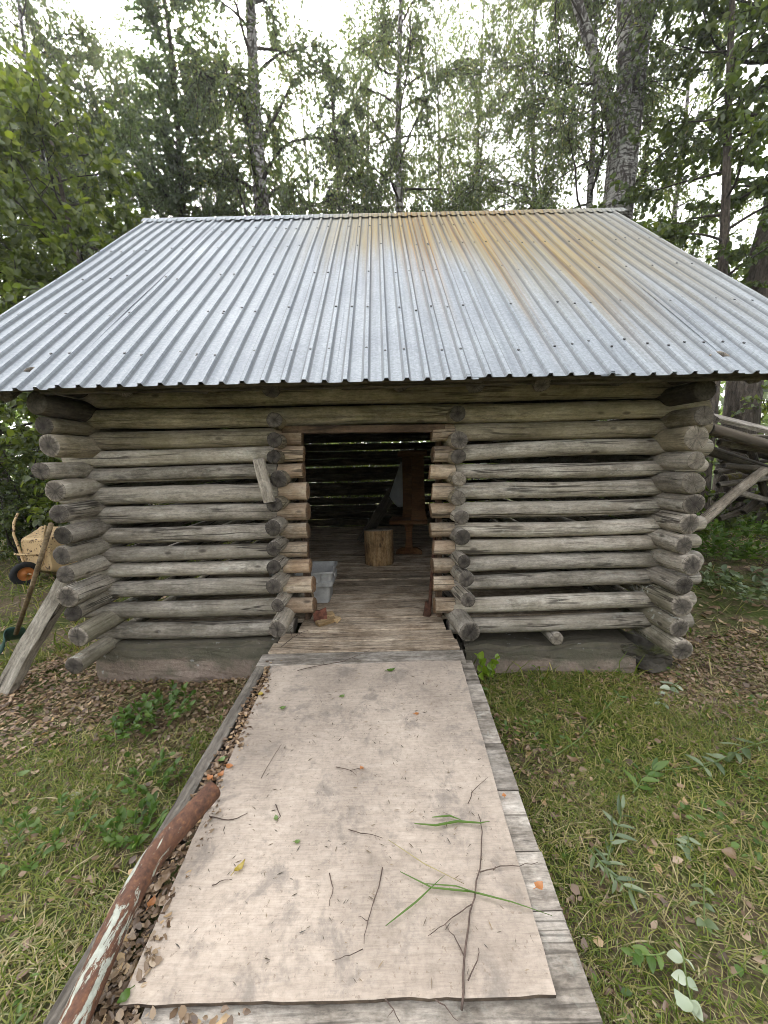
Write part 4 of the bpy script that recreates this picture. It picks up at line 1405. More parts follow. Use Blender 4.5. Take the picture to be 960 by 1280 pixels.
for i, (q0, q1, Y_, lb) in enumerate([((896, 545), (1040, 548), 1.75, 'thin pole lying just below the grey board right of the hut'), ((902, 575), (1050, 640), 1.6, 'thin dark pole sloping down behind the slanting pole'),
                                        ((930, 640), (1040, 545), 1.65, 'thin pole rising steeply at the right edge of the timber pile'), ((895, 590), (1030, 560), 1.8, 'thin pole crossing behind the slanting pole from lower left'),
                                        ((900, 648), (1010, 610), 1.7, 'lowest thin pole, resting against the boulders'),
                                        ((899, 553), (1050, 575), 1.3, 'thin pole tight under the mossy beam at the right corner'), ((905, 582), (1050, 600), 1.35, 'thin pole running level in the middle of the timber pile'),
                                        ((910, 612), (1030, 640), 1.5, 'thin pole sloping down to the right above the boulders'), ((935, 545), (965, 640), 1.55, 'upright thin pole standing in the middle of the timber pile'),
                                        ((898, 606), (1030, 590), 1.4, 'thin pole just above the slanting pale pole')]):
    free_log('thin_pole', rt(*q0, Y_), rt(*q1, Y_ + .1), .030 + .004 * (i % 3), MT['beam'] if i % 2 else MT['dark_board'], lb, 'pole')
pp = rt(1010, 560, 1.3)
free_log('support_post', (pp[0], 1.45, -.05), (pp[0], 1.42, pp[2] - .05), .07, MT['dark_board'], 'short post holding up the rotting timber right of the hut', 'post')


def rock(name, c, size, seed, label):
    bm = bmesh.new()
    bmesh.ops.create_icosphere(bm, subdivisions=4, radius=1)
    rs = random.Random(seed)
    pl_ = [(Vector((rs.gauss(0, 1), rs.gauss(0, 1), rs.gauss(0, 1))).normalized(), rs.uniform(.5, .82)) for _ in range(18)]
    for v in bm.verts:
        p = v.co.copy()
        for n_, d_ in pl_:
            k_ = p.dot(n_) - d_
            if k_ > 0: p -= n_ * k_ * .97
        p *= 1 + rs.gauss(0, .008) + .03 * math.sin(p.x * 9 + seed) * math.sin(p.y * 8) + .015 * math.sin(p.z * 23 + p.x * 17)
        v.co = Vector((p.x * size[0], p.y * size[1], p.z * size[2]))
    me = bpy.data.meshes.new(name)
    bm.to_mesh(me)
    bm.free()
    o = link(name, me, MT['rock'])
    o.location = c
    o.rotation_euler = (rs.uniform(-.3, .3), rs.uniform(-.3, .3), rs.uniform(0, 6))
    tag(o, label, 'rock', 'rocks under the rotting timber')


g = on_z(930, 678, 0.0)
rock('rock', (g[0], g[1] + .35, .42), (.66, .50, .60), 1, 'large dark boulder behind the slanting pole right of the hut')
g = on_z(1000, 684, 0.0)
rock('rock', (g[0], g[1] + .3, .42), (.62, .50, .58), 2, 'big boulder cut by the right edge of the photo under the timber')
g = on_z(945, 694, 0.0)
rock('rock', (g[0], g[1], .13), (.36, .32, .27), 3, 'small mossy rock lying lowest, in front of the two boulders')
g = on_z(893, 668, 0.0)
rock('rock', (g[0], g[1] + .4, .36), (.42, .4, .52), 4, 'narrow shaded rock nearest the hut corner')


# ------------------------------------------------------------------ foliage builders
def leaf_quads(C, D, Nn, L, W, fold=0.0):
    """rhombic leaves: base C, direction D, normal Nn, length L, width W -> V, F"""
    D = D / np.linalg.norm(D, axis=1, keepdims=True)
    Sd = np.cross(D, Nn)
    Sd /= (np.linalg.norm(Sd, axis=1, keepdims=True) + 1e-9)
    Nu = np.cross(Sd, D)
    L = np.asarray(L)[:, None]
    W = np.asarray(W)[:, None]
    a = C
    b = C + D * L * .42 + Sd * W * .5 + Nu * W * fold
    c = C + D * L
    d = C + D * L * .42 - Sd * W * .5 + Nu * W * fold
    V = np.stack([a, b, c, d], 1).reshape(-1, 3)
    F = np.arange(len(V)).reshape(-1, 4)
    return V, F


def leaf_hex(C, D, Nn, L, W):
    """broader leaf with a midrib fold: 6 corners, two quads"""
    D = D / np.linalg.norm(D, axis=1, keepdims=True)
    Sd = np.cross(D, Nn)
    Sd /= (np.linalg.norm(Sd, axis=1, keepdims=True) + 1e-9)
    Nu = np.cross(Sd, D)
    L = np.asarray(L)[:, None]
    W = np.asarray(W)[:, None]
    up = Nu * W * .14
    v = [C, C + D * L * .28 + Sd * W * .46 + up, C + D * L * .66 + Sd * W * .38 + up, C + D * L - Nu * L * .08,
         C + D * L * .66 - Sd * W * .38 + up, C + D * L * .28 - Sd * W * .46 + up]
    V = np.stack(v, 1).reshape(-1, 3)
    b = np.arange(len(C))[:, None] * 6
    F = np.concatenate([b + np.array([[0, 1, 2, 3]]), b + np.array([[0, 3, 4, 5]])])
    return V, F


def leaf_smooth(C, D, Nn, L, W):
    """rounded leaf with a midrib fold and a drooping tip: 7 stations across the length"""
    D = D / np.linalg.norm(D, axis=1, keepdims=True)
    Sd = np.cross(D, Nn)
    Sd /= (np.linalg.norm(Sd, axis=1, keepdims=True) + 1e-9)
    Nu = np.cross(Sd, D)
    L = np.asarray(L)[:, None]
    W = np.asarray(W)[:, None]
    rows = []
    ts = np.linspace(0, 1, 8)
    for t in ts:
        w = math.sin(PI * t ** .8) ** .8 * .5 + .01
        c = C + D * L * t - Nu * L * (.28 * t * t)
        rows += [c + Sd * W * w + Nu * W * w * .35, c, c - Sd * W * w + Nu * W * w * .35]
    V = np.stack(rows, 1).reshape(-1, 3)
    q = []
    for i in range(7):
        for j in (0, 1): q.append([i * 3 + j, i * 3 + j + 1, i * 3 + j + 4, i * 3 + j + 3])
    F = (np.arange(len(C))[:, None, None] * 24 + np.array(q)[None]).reshape(-1, 4)
    return V, F


def rand_unit(rs, n):
    v = rs.normal(0, 1, (n, 3))
    return v / np.linalg.norm(v, axis=1, keepdims=True)


def tubes_np(paths, radii, seg):
    Vs, Fs, base = [], [], 0
    for P, Rr in zip(paths, radii):
        P = np.asarray(P, float)
        n = len(P)
        T = np.gradient(P, axis=0)
        T /= np.linalg.norm(T, axis=1, keepdims=True) + 1e-9
        ref = np.array([0, 0, 1.0]) if abs(T[0, 2]) < .9 else np.array([1.0, 0, 0])
        A = np.cross(T, ref)
        A /= np.linalg.norm(A, axis=1, keepdims=True) + 1e-9
        B = np.cross(T, A)
        w = np.arange(seg) * 2 * PI / seg
        V = P[:, None] + (A[:, None] * np.cos(w)[None, :, None] + B[:, None] * np.sin(w)[None, :, None]) * np.asarray(Rr)[:, None, None]
        Vs.append(V.reshape(-1, 3))
        i = np.arange(n - 1)[:, None] * seg
        k = np.arange(seg)[None]
        F = np.stack([i + k, i + (k + 1) % seg, i + seg + (k + 1) % seg, i + seg + k], -1).reshape(-1, 4) + base
        Fs.append(F)
        base += n * seg
    return np.concatenate(Vs), np.concatenate(Fs)


def curve_pts(p0, d0, L, n, rs, droop=0.0, wander=0.12, lift=0.0):
    p = np.array(p0, float)
    d = np.array(d0, float)
    d /= np.linalg.norm(d)
    out = [p.copy()]
    st = L / (n - 1)
    for i in range(n - 1):
        d = d + rs.normal(0, wander, 3)
        d[2] += lift - droop * (i / n)
        d /= np.linalg.norm(d)
        p = p + d * st
        out.append(p.copy())
    return np.array(out)


def tree(name, label, cat, group, x, y, H, r, lean, kind, seed, leaves, h0=2.5, spread=2.2, leafL=.06, lmat='lf_birch', bark='birch', limbs=46, stems=(), twig_len=(.5, 1.2), drop=None, trunk_pts=None, zmax=1.0, hang=1.0):
    rs = np.random.RandomState(seed)
    leaves = int(leaves * (2.9 if kind == 'birch' else 1.15 if kind == 'broad' else 1.5))
    z0 = float(ground_h(x, y)) - .05
    root = empty(name, (x, y, z0), 0, label, cat, group)
    # trunk
    nT = 22
    zz = np.linspace(0, H, nT)
    if trunk_pts is None:
        tx = lean[0] * zz + .10 * np.sin(zz * .45 + rs.uniform(0, 6)) * zz / H * 1.5
        ty = lean[1] * zz + .10 * np.sin(zz * .40 + rs.uniform(0, 6)) * zz / H * 1.5
    else:
        tp_ = np.array(trunk_pts)
        tx = np.interp(zz, tp_[:, 2], tp_[:, 0])
        ty = np.interp(zz, tp_[:, 2], tp_[:, 1])
    TP = np.stack([tx, ty, zz], -1)
    TR = r * (1 - zz / H * .88) * (1 + .45 * np.exp(-zz / .35))
    paths, rad = [TP], [TR]
    for (zs, d, L, rr) in stems:                    # extra big limbs that are part of the trunk
        i = np.interp(zs, zz, np.arange(nT))
        p0 = np.array([np.interp(zs, zz, tx), np.interp(zs, zz, ty), zs])
        P = curve_pts(p0, d, L, 14, rs, 0.0, .045, .03)
        paths.append(P)
        rad.append(np.linspace(rr, rr * .25, 14))
    V, F = tubes_np(paths, rad, 16)
    V = V + rs.normal(0, r * .02, V.shape)
    np_mesh('trunk', V, F, MT[bark], root, True)
    # limbs
    lp, lr = [], []
    srcs = [(TP, TR, 1.0)] + [(paths[i + 1], rad[i + 1], .7) for i in range(len(stems))]
    for (P, Rr, wgt) in srcs:
        nl = int(limbs * wgt) if P is TP else int(limbs * .25)
        for k in range(nl):
            t = (k + rs.uniform(0, 1)) / nl
            zt = h0 + (H * .98 - h0) * t if P is TP else None
            if P is TP:
                p0 = np.array([np.interp(zt, zz, tx), np.interp(zt, zz, ty), zt])
                prof = (min(1, t * 4 + .35) * (1 - t) ** .65 + .12)
                rb = np.interp(zt, zz, TR) * .34 + .004
            else:
                i = int(len(P) * (.15 + .8 * t))
                p0 = P[min(i, len(P) - 1)]
                prof = .55
                rb = .02
            az = k * 2.399 + rs.uniform(-.5, .5)
            if kind == 'spruce':
                el = -.15 - .25 * (1 - t)
                prof = (1 - t) + .06
                L = spread * prof * rs.uniform(.85, 1.1)
                P2 = curve_pts(p0, (math.cos(az), math.sin(az), el), L, 8, rs, 0, .05, .03)
            else:
                el = rs.uniform(.35, .95) if kind == 'birch' else rs.uniform(.1, .75)
                L = spread * prof * rs.uniform(.7, 1.25)
                P2 = curve_pts(p0, (math.cos(az), math.sin(az), el), L, 10, rs, .22 if kind == 'birch' else .06, .12)
            lp.append(P2)
            lr.append(np.linspace(min(rb, .05), .005, len(P2)))
    # twigs
    tl = np.array([np.linalg.norm(np.diff(P, axis=0), axis=1).sum() for P in lp])
    ntw = max(40, leaves // (26 if kind != 'spruce' else 40))
    pick = rs.choice(len(lp), ntw, p=tl / tl.sum())
    tws, cs, ds = [], [], []
    per = leaves // ntw
    for i in pick:
        P = lp[i]
        u = rs.uniform(.18, 1.0) ** .8 * (len(P) - 1)
        j = min(int(u), len(P) - 2)
        p0 = P[j] + (P[j + 1] - P[j]) * (u - j)
        ld = P[j + 1] - P[j]
        ld = ld / (np.linalg.norm(ld) + 1e-9)
        Lt = rs.uniform(*twig_len)
        if kind == 'birch':
            d0 = ld * .5 + rs.normal(0, .45, 3) + np.array([0, 0, -.1])
            Q = curve_pts(p0, d0, Lt, 6, rs, .75 * hang, .14)
        elif kind == 'spruce':
            d0 = ld * .4 + rs.normal(0, .4, 3) * np.array([1, 1, .3]) + np.array([0, 0, -.75])
            Q = curve_pts(p0, d0, Lt, 4, rs, .3, .08)
        else:
            d0 = ld * .6 + rs.normal(0, .6, 3)
            Q = curve_pts(p0, d0, Lt, 5, rs, .12, .2)
        tws.append(Q)
        s = rs.uniform(.08, 1.0, per) * (len(Q) - 1)
        jj = np.minimum(s.astype(int), len(Q) - 2)
        pc_ = Q[jj] + (Q[jj + 1] - Q[jj]) * (s - jj)[:, None]
        dd = (Q[jj + 1] - Q[jj])
        dd = dd / (np.linalg.norm(dd, axis=1, keepdims=True) + 1e-9)
        cs.append(pc_)
        ds.append(dd)
    C = np.concatenate(cs)
    D = np.concatenate(ds)
    n = len(C)
    if kind == 'spruce':
        ld = D * .5 + rs.normal(0, .5, (n, 3))
        Ls = rs.uniform(.06, .13, n)
        V, F = leaf_quads(C, ld, rand_unit(rs, n), Ls, Ls * .22)
    else:
        C = C + rs.normal(0, .02, (n, 3))
        ld = D * .35 + rs.normal(0, .55, (n, 3)) + np.array([0, 0, -.55 if kind == 'birch' else -.30])
        Nn = rand_unit(rs, n) * .8 + np.array([0, 0, .6])
        Ls = leafL * rs.uniform(.65, 1.25, n)
        if kind == 'broad':
            V, F = leaf_hex(C, ld, Nn, Ls, Ls * .72)
        else:
            V, F = leaf_quads(C, ld, Nn, Ls, Ls * .75, .08)
    np_mesh('crown', V, F, MT[lmat], root)
    V, F = tubes_np(lp + tws, lr + [np.linspace(.006, .002, len(q)) for q in tws], 4)
    np_mesh('branches', V, F, MT['branch'], root, True)
    return root


GT = 'trees standing behind the hut'


def at_tree(px, py, Y):
    p = on_y(px, py, Y)
    return float(p[0])


tree('birch_tree', 'slim dark birch trunk rising above the ridge, left of the small spruce', 'tree', GT, at_tree(333, 260, 7.0), 7.0, 15, .31, (-.004, 0), 'birch', 11, 24000, h0=3.6, spread=2.7)
tree('birch_tree', 'slender white stemmed birch rising behind the middle of the ridge', 'tree', GT, at_tree(504, 260, 8.2), 8.2, 16, .18, (-.002, .0), 'birch', 12, 18000, h0=4.5, spread=2.6)
tree('spruce_tree', 'small dark spruce between the two slim birches behind the ridge', 'tree', GT, at_tree(421, 250, 8.6), 8.6, 12.4, .16, (0, 0), 'spruce', 13, 34000, h0=.6, spread=2.5, lmat='needle', bark='bark', limbs=110, twig_len=(.2, .5))
tree('leafy_tree', 'narrow dense leafy tree left of the slim dark birch', 'tree', GT, at_tree(225, 240, 7.4), 7.4, 14, .17, (-.006, 0), 'dense', 14, 44000, h0=1.6, spread=1.75, leafL=.075, lmat='lf_dense', bark='bark', limbs=80, twig_len=(.3, .8))
tree('birch_tree', 'spreading birch with airy foliage in the top left corner', 'tree', GT, at_tree(38, 60, 8.0), 8.0, 15, .15, (.0, 0), 'birch', 15, 40000, h0=3.0, spread=3.2, leafL=.065, limbs=60)
tree('birch_tree', 'far birch showing between the dense leafy tree and the top left corner', 'tree', GT, at_tree(125, 100, 11.0), 11.0, 15, .13, (.01, 0), 'birch', 16, 34000, h0=2.5, spread=2.7, limbs=55)
tree('birch_tree', 'distant birch filling the sky left of the narrow dense tree', 'tree', GT, at_tree(165, 60, 13.5), 13.5, 18, .13, (.0, 0), 'birch', 61, 26000, h0=3.0, spread=3.2, limbs=60)
tree('birch_tree', 'distant birch at the left edge behind the spreading one', 'tree', GT, at_tree(20, 60, 14.0), 14.0, 18, .13, (.0, 0), 'birch', 62, 26000, h0=3.0, spread=3.4, limbs=60)
tree('birch_tree', 'distant birch in the gap between narrow dense tree and slim dark birch', 'tree', GT, at_tree(262, 60, 14.5), 14.5, 19, .13, (.0, 0), 'birch', 63, 24000, h0=3.0, spread=3.0, limbs=60)
tree('birch_tree', 'distant birch in the gap between slim dark birch and spruce', 'tree', GT, at_tree(375, 60, 15.5), 15.5, 20, .13, (.0, 0), 'birch', 64, 24000, h0=4.0, spread=3.0, limbs=60)
tree('birch_tree', 'distant birch in the gap right of the white stemmed middle birch', 'tree', GT, at_tree(545, 60, 15.0), 15.0, 20, .13, (.0, 0), 'birch', 65, 20000, h0=4.0, spread=3.0, limbs=60)
BX = at_tree(771, 262, 5.6)
tree('big_birch_tree', 'thick rough birch trunk with a second stem rising behind the right end of the roof', 'tree', GT, BX, 5.6, 23, .37, (.035, 0), 'birch', 17, 15000, h0=10.0, spread=2.8, limbs=60,
     stems=[(6.3, (-.14, -.10, 1), 9.0, .15), (7.2, (-.50, -.12, .86), 5.5, .12)], trunk_pts=[(0, 0, -.1), (.0, 0, 6.0), (.10, 0, 8.0), (.30, .05, 10), (.6, .1, 15), (.7, .1, 23)])
tree('birch_tree', 'thin dark stem just left of the thick rough birch', 'tree', GT, at_tree(735, 250, 6.6), 6.6, 14, .115, (-.004, 0), 'birch', 18, 13000, h0=5.0, spread=2.4, limbs=44)
tree('alder_tree', 'slender grey stemmed tree right of the thick birch, leaning slightly', 'tree', GT, at_tree(903, 330, 4.2), 4.2, 12, .105, (.006, .01), 'broad', 19, 6500, h0=3.8, spread=1.6, leafL=.105, lmat='lf_bush', bark='bark', limbs=34, twig_len=(.3, .8))
tree('old_tree', 'broad dark barked trunk at the right edge beside the roof corner', 'tree', GT, at_tree(928, 500, 4.3), 4.3, 14, .30, (.03, 0), 'broad', 20, 8000, h0=5.6, spread=2.3, leafL=.11, lmat='lf_bush', bark='bark', limbs=40, twig_len=(.3, .9), trunk_pts=[(0, 0, -.1), (0, 0, 2.6), (.12, 0, 4.6), (.45, 0, 6.4), (.9, 0, 14)])
tree('birch_tree', 'distant birch filling the gap right of the middle birch', 'tree', GT, at_tree(600, 150, 11.0), 11.0, 16, .14, (.0, 0), 'birch', 21, 17000, h0=4.0, spread=3.0, limbs=60)
tree('birch_tree', 'distant birch between the spruce and the middle birch, mostly foliage', 'tree', GT, at_tree(455, 100, 12.5), 12.5, 17, .14, (.0, 0), 'birch', 22, 26000, h0=5.0, spread=2.8, limbs=55)
tree('birch_tree', 'distant birch seen between the thick birch and the grey stemmed tree', 'tree', GT, at_tree(850, 150, 9.5), 9.5, 15, .14, (.0, 0), 'birch', 23, 9000, h0=4.0, spread=2.6, limbs=50)
tree('birch_tree', 'distant birch right behind the slim dark birch trunk', 'tree', GT, at_tree(288, 120, 12.0), 12.0, 16, .14, (.0, 0), 'birch', 24, 16000, h0=3.4, spread=2.6, limbs=50)
tree('birch_tree', 'distant birch just left of the thin dark stem, high above the rusty roof', 'tree', GT, at_tree(672, 120, 9.8), 9.8, 16, .13, (.0, 0), 'birch', 25, 13000, h0=5.0, spread=2.7, limbs=55)
tree('hazel_tree', 'bright green broad leaved tree overhanging the left end of the roof', 'tree', GT, -4.35, 4.0, 7.4, .09, (-.05, -.05), 'broad', 26, 13000, h0=.9, spread=2.0, leafL=.115, lmat='lf_bright', bark='bark', limbs=44, twig_len=(.3, .8))
tree('hazel_tree', 'bright green broad leaved tree behind the overhanging one, farther left', 'tree', GT, -7.6, 5.0, 8.0, .10, (.0, .0), 'broad', 27, 15000, h0=.8, spread=2.5, leafL=.115, lmat='lf_bright', bark='bark', limbs=50, twig_len=(.3, .9))
tree('hazel_tree', 'dark leafy tree in the gap between hut wall and hazels, seen past the left eave', 'tree', GT, -5.2, 6.6, 6.5, .09, (.0, .0), 'broad', 28, 14000, h0=.5, spread=2.1, leafL=.095, lmat='lf_bush', bark='bark', limbs=56, twig_len=(.3, .8))


# bushes
def bush(name, label, x, y, H, rad_, seed, n, leafL=.08, lmat='lf_bush', group='bushes around the hut'):
    rs = np.random.RandomState(seed)
    root = empty(name, (x, y, float(ground_h(x, y))), 0, label, 'bush', group)
    st, sr = [], []
    for k in range(14):
        az = k * 2.4 + rs.uniform(-.3, .3)
        st.append(curve_pts((rs.normal(0, .1), rs.normal(0, .1), 0), (math.cos(az) * .55 * rad_ / H, math.sin(az) * .55 * rad_ / H, .8), H * rs.uniform(.7, 1.1), 10, rs, .05, .13))
        sr.append(np.linspace(.018, .004, 10))
    ntw = n // 22
    tws, cs, ds = [], [], []
    for q in range(ntw):
        P = st[rs.randint(len(st))]
        u = rs.uniform(.12, 1) * (len(P) - 1)
        j = min(int(u), len(P) - 2)
        Q = curve_pts(P[j] + (P[j + 1] - P[j]) * (u - j), rs.normal(0, 1, 3) * np.array([1, 1, .5]) + np.array([0, 0, .15]), rad_ * rs.uniform(.25, .7), 5, rs, .15, .18)
        tws.append(Q)
        s = rs.uniform(.1, 1, 22) * 4
        jj = np.minimum(s.astype(int), 3)
        cs.append(Q[jj] + (Q[jj + 1] - Q[jj]) * (s - jj)[:, None])
        ds.append(Q[jj + 1] - Q[jj])
    C = np.concatenate(cs)
    D = np.concatenate(ds)
    C[:, 2] = np.maximum(C[:, 2], .05)
    m = len(C)
    D = D / np.linalg.norm(D, axis=1, keepdims=True)
    Ls = leafL * rs.uniform(.6, 1.2, m)
    V, F = leaf_hex(C, D * .4 + rs.normal(0, .55, (m, 3)) + np.array([0, 0, -.25]), rand_unit(rs, m) * .7 + np.array([0, 0, .7]), Ls, Ls * .7)
    np_mesh('leaves', V, F, MT[lmat], root)
    V, F = tubes_np(st + tws, sr + [np.linspace(.005, .002, 5) for _ in tws], 5)
    np_mesh('stems', V, F, MT['branch'], root, True)
    return root


bush('leafy_bush', 'dense green bush behind the wheelbarrow at the left edge', -6.3, 4.0, 2.6, 1.5, 41, 6500)
bush('leafy_bush', 'dark bush right behind the left log ends of the hut', -4.1, 5.2, 2.6, 1.3, 42, 5500)
bush('leafy_bush', 'low bush far left of the wheelbarrow', -8.6, 3.6, 2.2, 1.5, 43, 5000)
bush('leafy_bush', 'bush standing behind the middle of the back wall', -0.6, 6.6, 3.0, 1.8, 44, 5500, lmat='lf_bright')
bush('leafy_bush', 'bush standing behind the right part of the back wall', 1.9, 6.8, 2.8, 1.8, 45, 5000, lmat='lf_bright')
bush('leafy_bush', 'yellow green bush right of the dark trunk past the right eave', 6.6, 3.2, 2.9, 1.0, 46, 4500, lmat='lf_bright')
bush('leafy_bush', 'dark bush behind the rotting timber right of the hut', 4.9, 4.6, 2.6, 1.4, 47, 5500)
bush('leafy_bush', 'dark leafy growth between the rotting timber and the boulders', 3.9, 2.75, 1.9, .9, 49, 4500)
bush('leafy_bush', 'bush between the boulders and the hut side wall', 3.6, 5.6, 2.3, 1.1, 48, 4000)
# distant wood, one mass
def far_wood():
    rs = np.random.RandomState(77)
    n = 60000
    az = rs.uniform(-PI, PI, n)
    d = rs.uniform(17, 27, n)
    C = np.stack([np.sin(az) * d, np.cos(az) * d, rs.uniform(0, 1, n) ** 1.2 * (6.5 + 2.5 * np.sin(az * 7) + 1.2 * np.sin(az * 17))], -1)
    Ls = rs.uniform(.25, .6, n)
    V, F = leaf_quads(C, rs.normal(0, 1, (n, 3)), rand_unit(rs, n), Ls, Ls * .7)
    tag(np_mesh('woods', V, F, MT['lf_dense']), 'far-off green wood surrounding the clearing', 'woods', None, 'stuff')


far_wood()


# ------------------------------------------------------------------ ground cover
def inside_hut(x, y): return (x > -2.05) & (x < 2.0) & (y > -.08) & (y < 4.6)
def on_ramp(x, y): return (x > -0.86 + (y + .4) * .085) & (x < RAMP_X1 + .01) & (y < -.02) & (y > -2.6)


def blades(n, area, rs, hmin, hmax, wid, lie, dens=None):
    x = rs.uniform(area[0], area[1], n)
    y = rs.uniform(area[2], area[3], n)
    k = ~inside_hut(x, y) & ~on_ramp(x, y)
    if dens is not None: k &= rs.uniform(0, 1, n) < dens(x, y)
    x, y = x[k], y[k]
    m = len(x)
    z = ground_h(x, y)
    az = rs.uniform(0, 2 * PI, m)
    L = rs.uniform(hmin, hmax, m)
    el = rs.uniform(lie[0], lie[1], m)
    d0 = np.stack([np.cos(az) * np.cos(el), np.sin(az) * np.cos(el), np.sin(el)], -1)
    P0 = np.stack([x, y, z + rs.uniform(0, .012, m)], -1)
    bendd = rs.uniform(.25, .8, m)[:, None] * np.array([0, 0, -1.0])
    P1 = P0 + d0 * (L * .5)[:, None]
    d1 = d0 + bendd + rs.normal(0, .15, (m, 3))
    d1 /= np.linalg.norm(d1, axis=1, keepdims=True)
    P2 = P1 + d1 * (L * .5)[:, None]
    for P in (P1, P2):
        gz = ground_h(P[:, 0], P[:, 1])
        P[:, 2] = np.maximum(P[:, 2], gz + .006 + rs.uniform(0, .012, m))
    S_ = np.stack([-np.sin(az), np.cos(az), np.zeros(m)], -1) + rs.normal(0, .3, (m, 3))
    S_ /= np.linalg.norm(S_, axis=1, keepdims=True)
    w = (wid * rs.uniform(.6, 1.4, m))[:, None]
    V = np.stack([P0 - S_ * w * .5, P0 + S_ * w * .5, P1 + S_ * w * .5, P1 - S_ * w * .5, P2 + S_ * w * .08, P2 - S_ * w * .08], 1).reshape(-1, 3)
    b = np.arange(m)[:, None] * 6
    F = np.concatenate([b + np.array([[0, 1, 2, 3]]), b + np.array([[3, 2, 4, 5]])])
    return V, F


def patchy(x, y, s=1.0, o=0.0):
    return .5 + .5 * np.sin(x * 2.3 * s + 1.3 + o) * np.sin(y * 2.9 * s + .4 + o) + .25 * np.sin(x * 7.1 * s + y * 5.3 * s + o)


def grass_density(x, y):
    # bare leaf litter close to the left plinth and on the right of the hut
    d = np.clip(.55 + .5 * (patchy(x, y) - .5), 0.10, 1)
    lit = (x < -.7) & (x > -2.9) & (y > -1.0) & (y < .3)
    d = np.where(lit, d * np.clip((-.55 - y) / .3, .05, 1), d)
    rgt = (x > 1.9) & (y > -.45) & (y < 3)
    d = np.where(rgt, d * .12, d)
    d = d * np.where(patchy(x, y, 1.3, 1.0) > .84, .40, 1.0)
    return d


rs = np.random.RandomState(101)
V1, F1 = blades(190000, (-3.2, 3.4, -2.75, .4), rs, .03, .10, .0034, (.05, 1.1), grass_density)
V2, F2 = blades(60000, (-9, 9, -.2, 9), rs, .08, .24, .009, (.3, 1.3), lambda x, y: grass_density(x, y) * .9)
o = np_mesh('grass', np.concatenate([V1, V2]), np.concatenate([F1, F2 + len(V1)]), MT['grass'])
tag(o, 'short green grass growing round the ramp and the hut', 'grass', None, 'stuff')
TUFTS = [(gx, gy) for gx, gy, _ in (on_z(860, 905, 0), on_z(640, 880, 0), on_z(70, 1190, 0), on_z(900, 1040, 0), on_z(760, 845, 0), on_z(700, 1000, 0), on_z(40, 760, 0), on_z(930, 870, 0), on_z(130, 1010, 0))]


def hay_density(x, y):
    d = np.clip(.10 + 1.0 * (patchy(x, y, .8, 2.0) - .62), .05, .8)
    for tx, ty in TUFTS: d = d + np.exp(-((x - tx) ** 2 + (y - ty) ** 2) / .035)
    return np.clip(d, 0, 1)


V1, F1 = blades(42000, (-3.2, 3.4, -2.75, .4), rs, .05, .19, .0034, (-.05, .25), hay_density)
V2, F2 = blades(9000, (-8, 8, 0, 6), rs, .1, .3, .006, (-.05, .3))
V3, F3 = blades(75000, (-3.2, 3.4, -2.75, .6), rs, .015, .055, .0034, (-.1, .5), lambda x, y: np.clip(.5 + .9 * (patchy(x, y, 1.9, 5.0) - .45), .2, 1))
o = np_mesh('cut_grass', np.concatenate([V1, V2, V3]), np.concatenate([F1, F2 + len(V1), F3 + len(V1) + len(V2)]), MT['hay'])
tag(o, 'cut dry grass strewn over the ground', 'cut grass', None, 'stuff')


def litter(n, area, rs, L0, L1, dens, zf=None, cond=None):
    x = rs.uniform(area[0], area[1], n)
    y = rs.uniform(area[2], area[3], n)
    k = (rs.uniform(0, 1, n) < dens(x, y))
    if cond is None: k &= ~inside_hut(x, y) & ~on_ramp(x, y)
    x, y = x[k], y[k]
    m = len(x)
    z = (ground_h(x, y) if zf is None else zf(x, y)) + rs.uniform(.004, .022, m)
    az = rs.uniform(0, 2 * PI, m)
    D = np.stack([np.cos(az), np.sin(az), rs.normal(0, .22, m)], -1)
    Nn = np.stack([rs.normal(0, .35, m), rs.normal(0, .35, m), np.ones(m)], -1)
    Ls = rs.uniform(L0, L1, m)
    C = np.stack([x, y, z], -1)
    D = D / np.linalg.norm(D, axis=1, keepdims=True)
    Sd = np.cross(D, Nn)
    Sd /= np.linalg.norm(Sd, axis=1, keepdims=True)
    Nu = np.cross(Sd, D)
    W = (Ls * rs.uniform(.45, .85, m))[:, None]
    Lc = Ls[:, None]
    curl = rs.uniform(-.12, .35, m)[:, None]
    v = [C, C + D * Lc * .3 + Sd * W * .5 + Nu * W * curl, C + D * Lc * .7 + Sd * W * .38 + Nu * W * curl, C + D * Lc + Nu * Lc * rs.uniform(-.1, .3, m)[:, None],
         C + D * Lc * .7 - Sd * W * .38 + Nu * W * curl, C + D * Lc * .3 - Sd * W * .5 + Nu * W * curl]
    V = np.stack(v, 1).reshape(-1, 3)
    b = np.arange(m)[:, None] * 6
    F = np.concatenate([b + np.array([[0, 1, 2, 3]]), b + np.array([[0, 3, 4, 5]])])
    return V, F


def lit_d(x, y):
    d = np.clip(.11 + .9 * (patchy(x, y, 1.3, 1.0) - .68), .11, .7)
    d = np.where((x < -.7) & (x > -2.9) & (y > -1.05), np.clip(.10 + (y + .95) * 1.7, .05, 1), d)
    d = np.where((x > 1.8) & (y > -.6), .95, d)
    return d


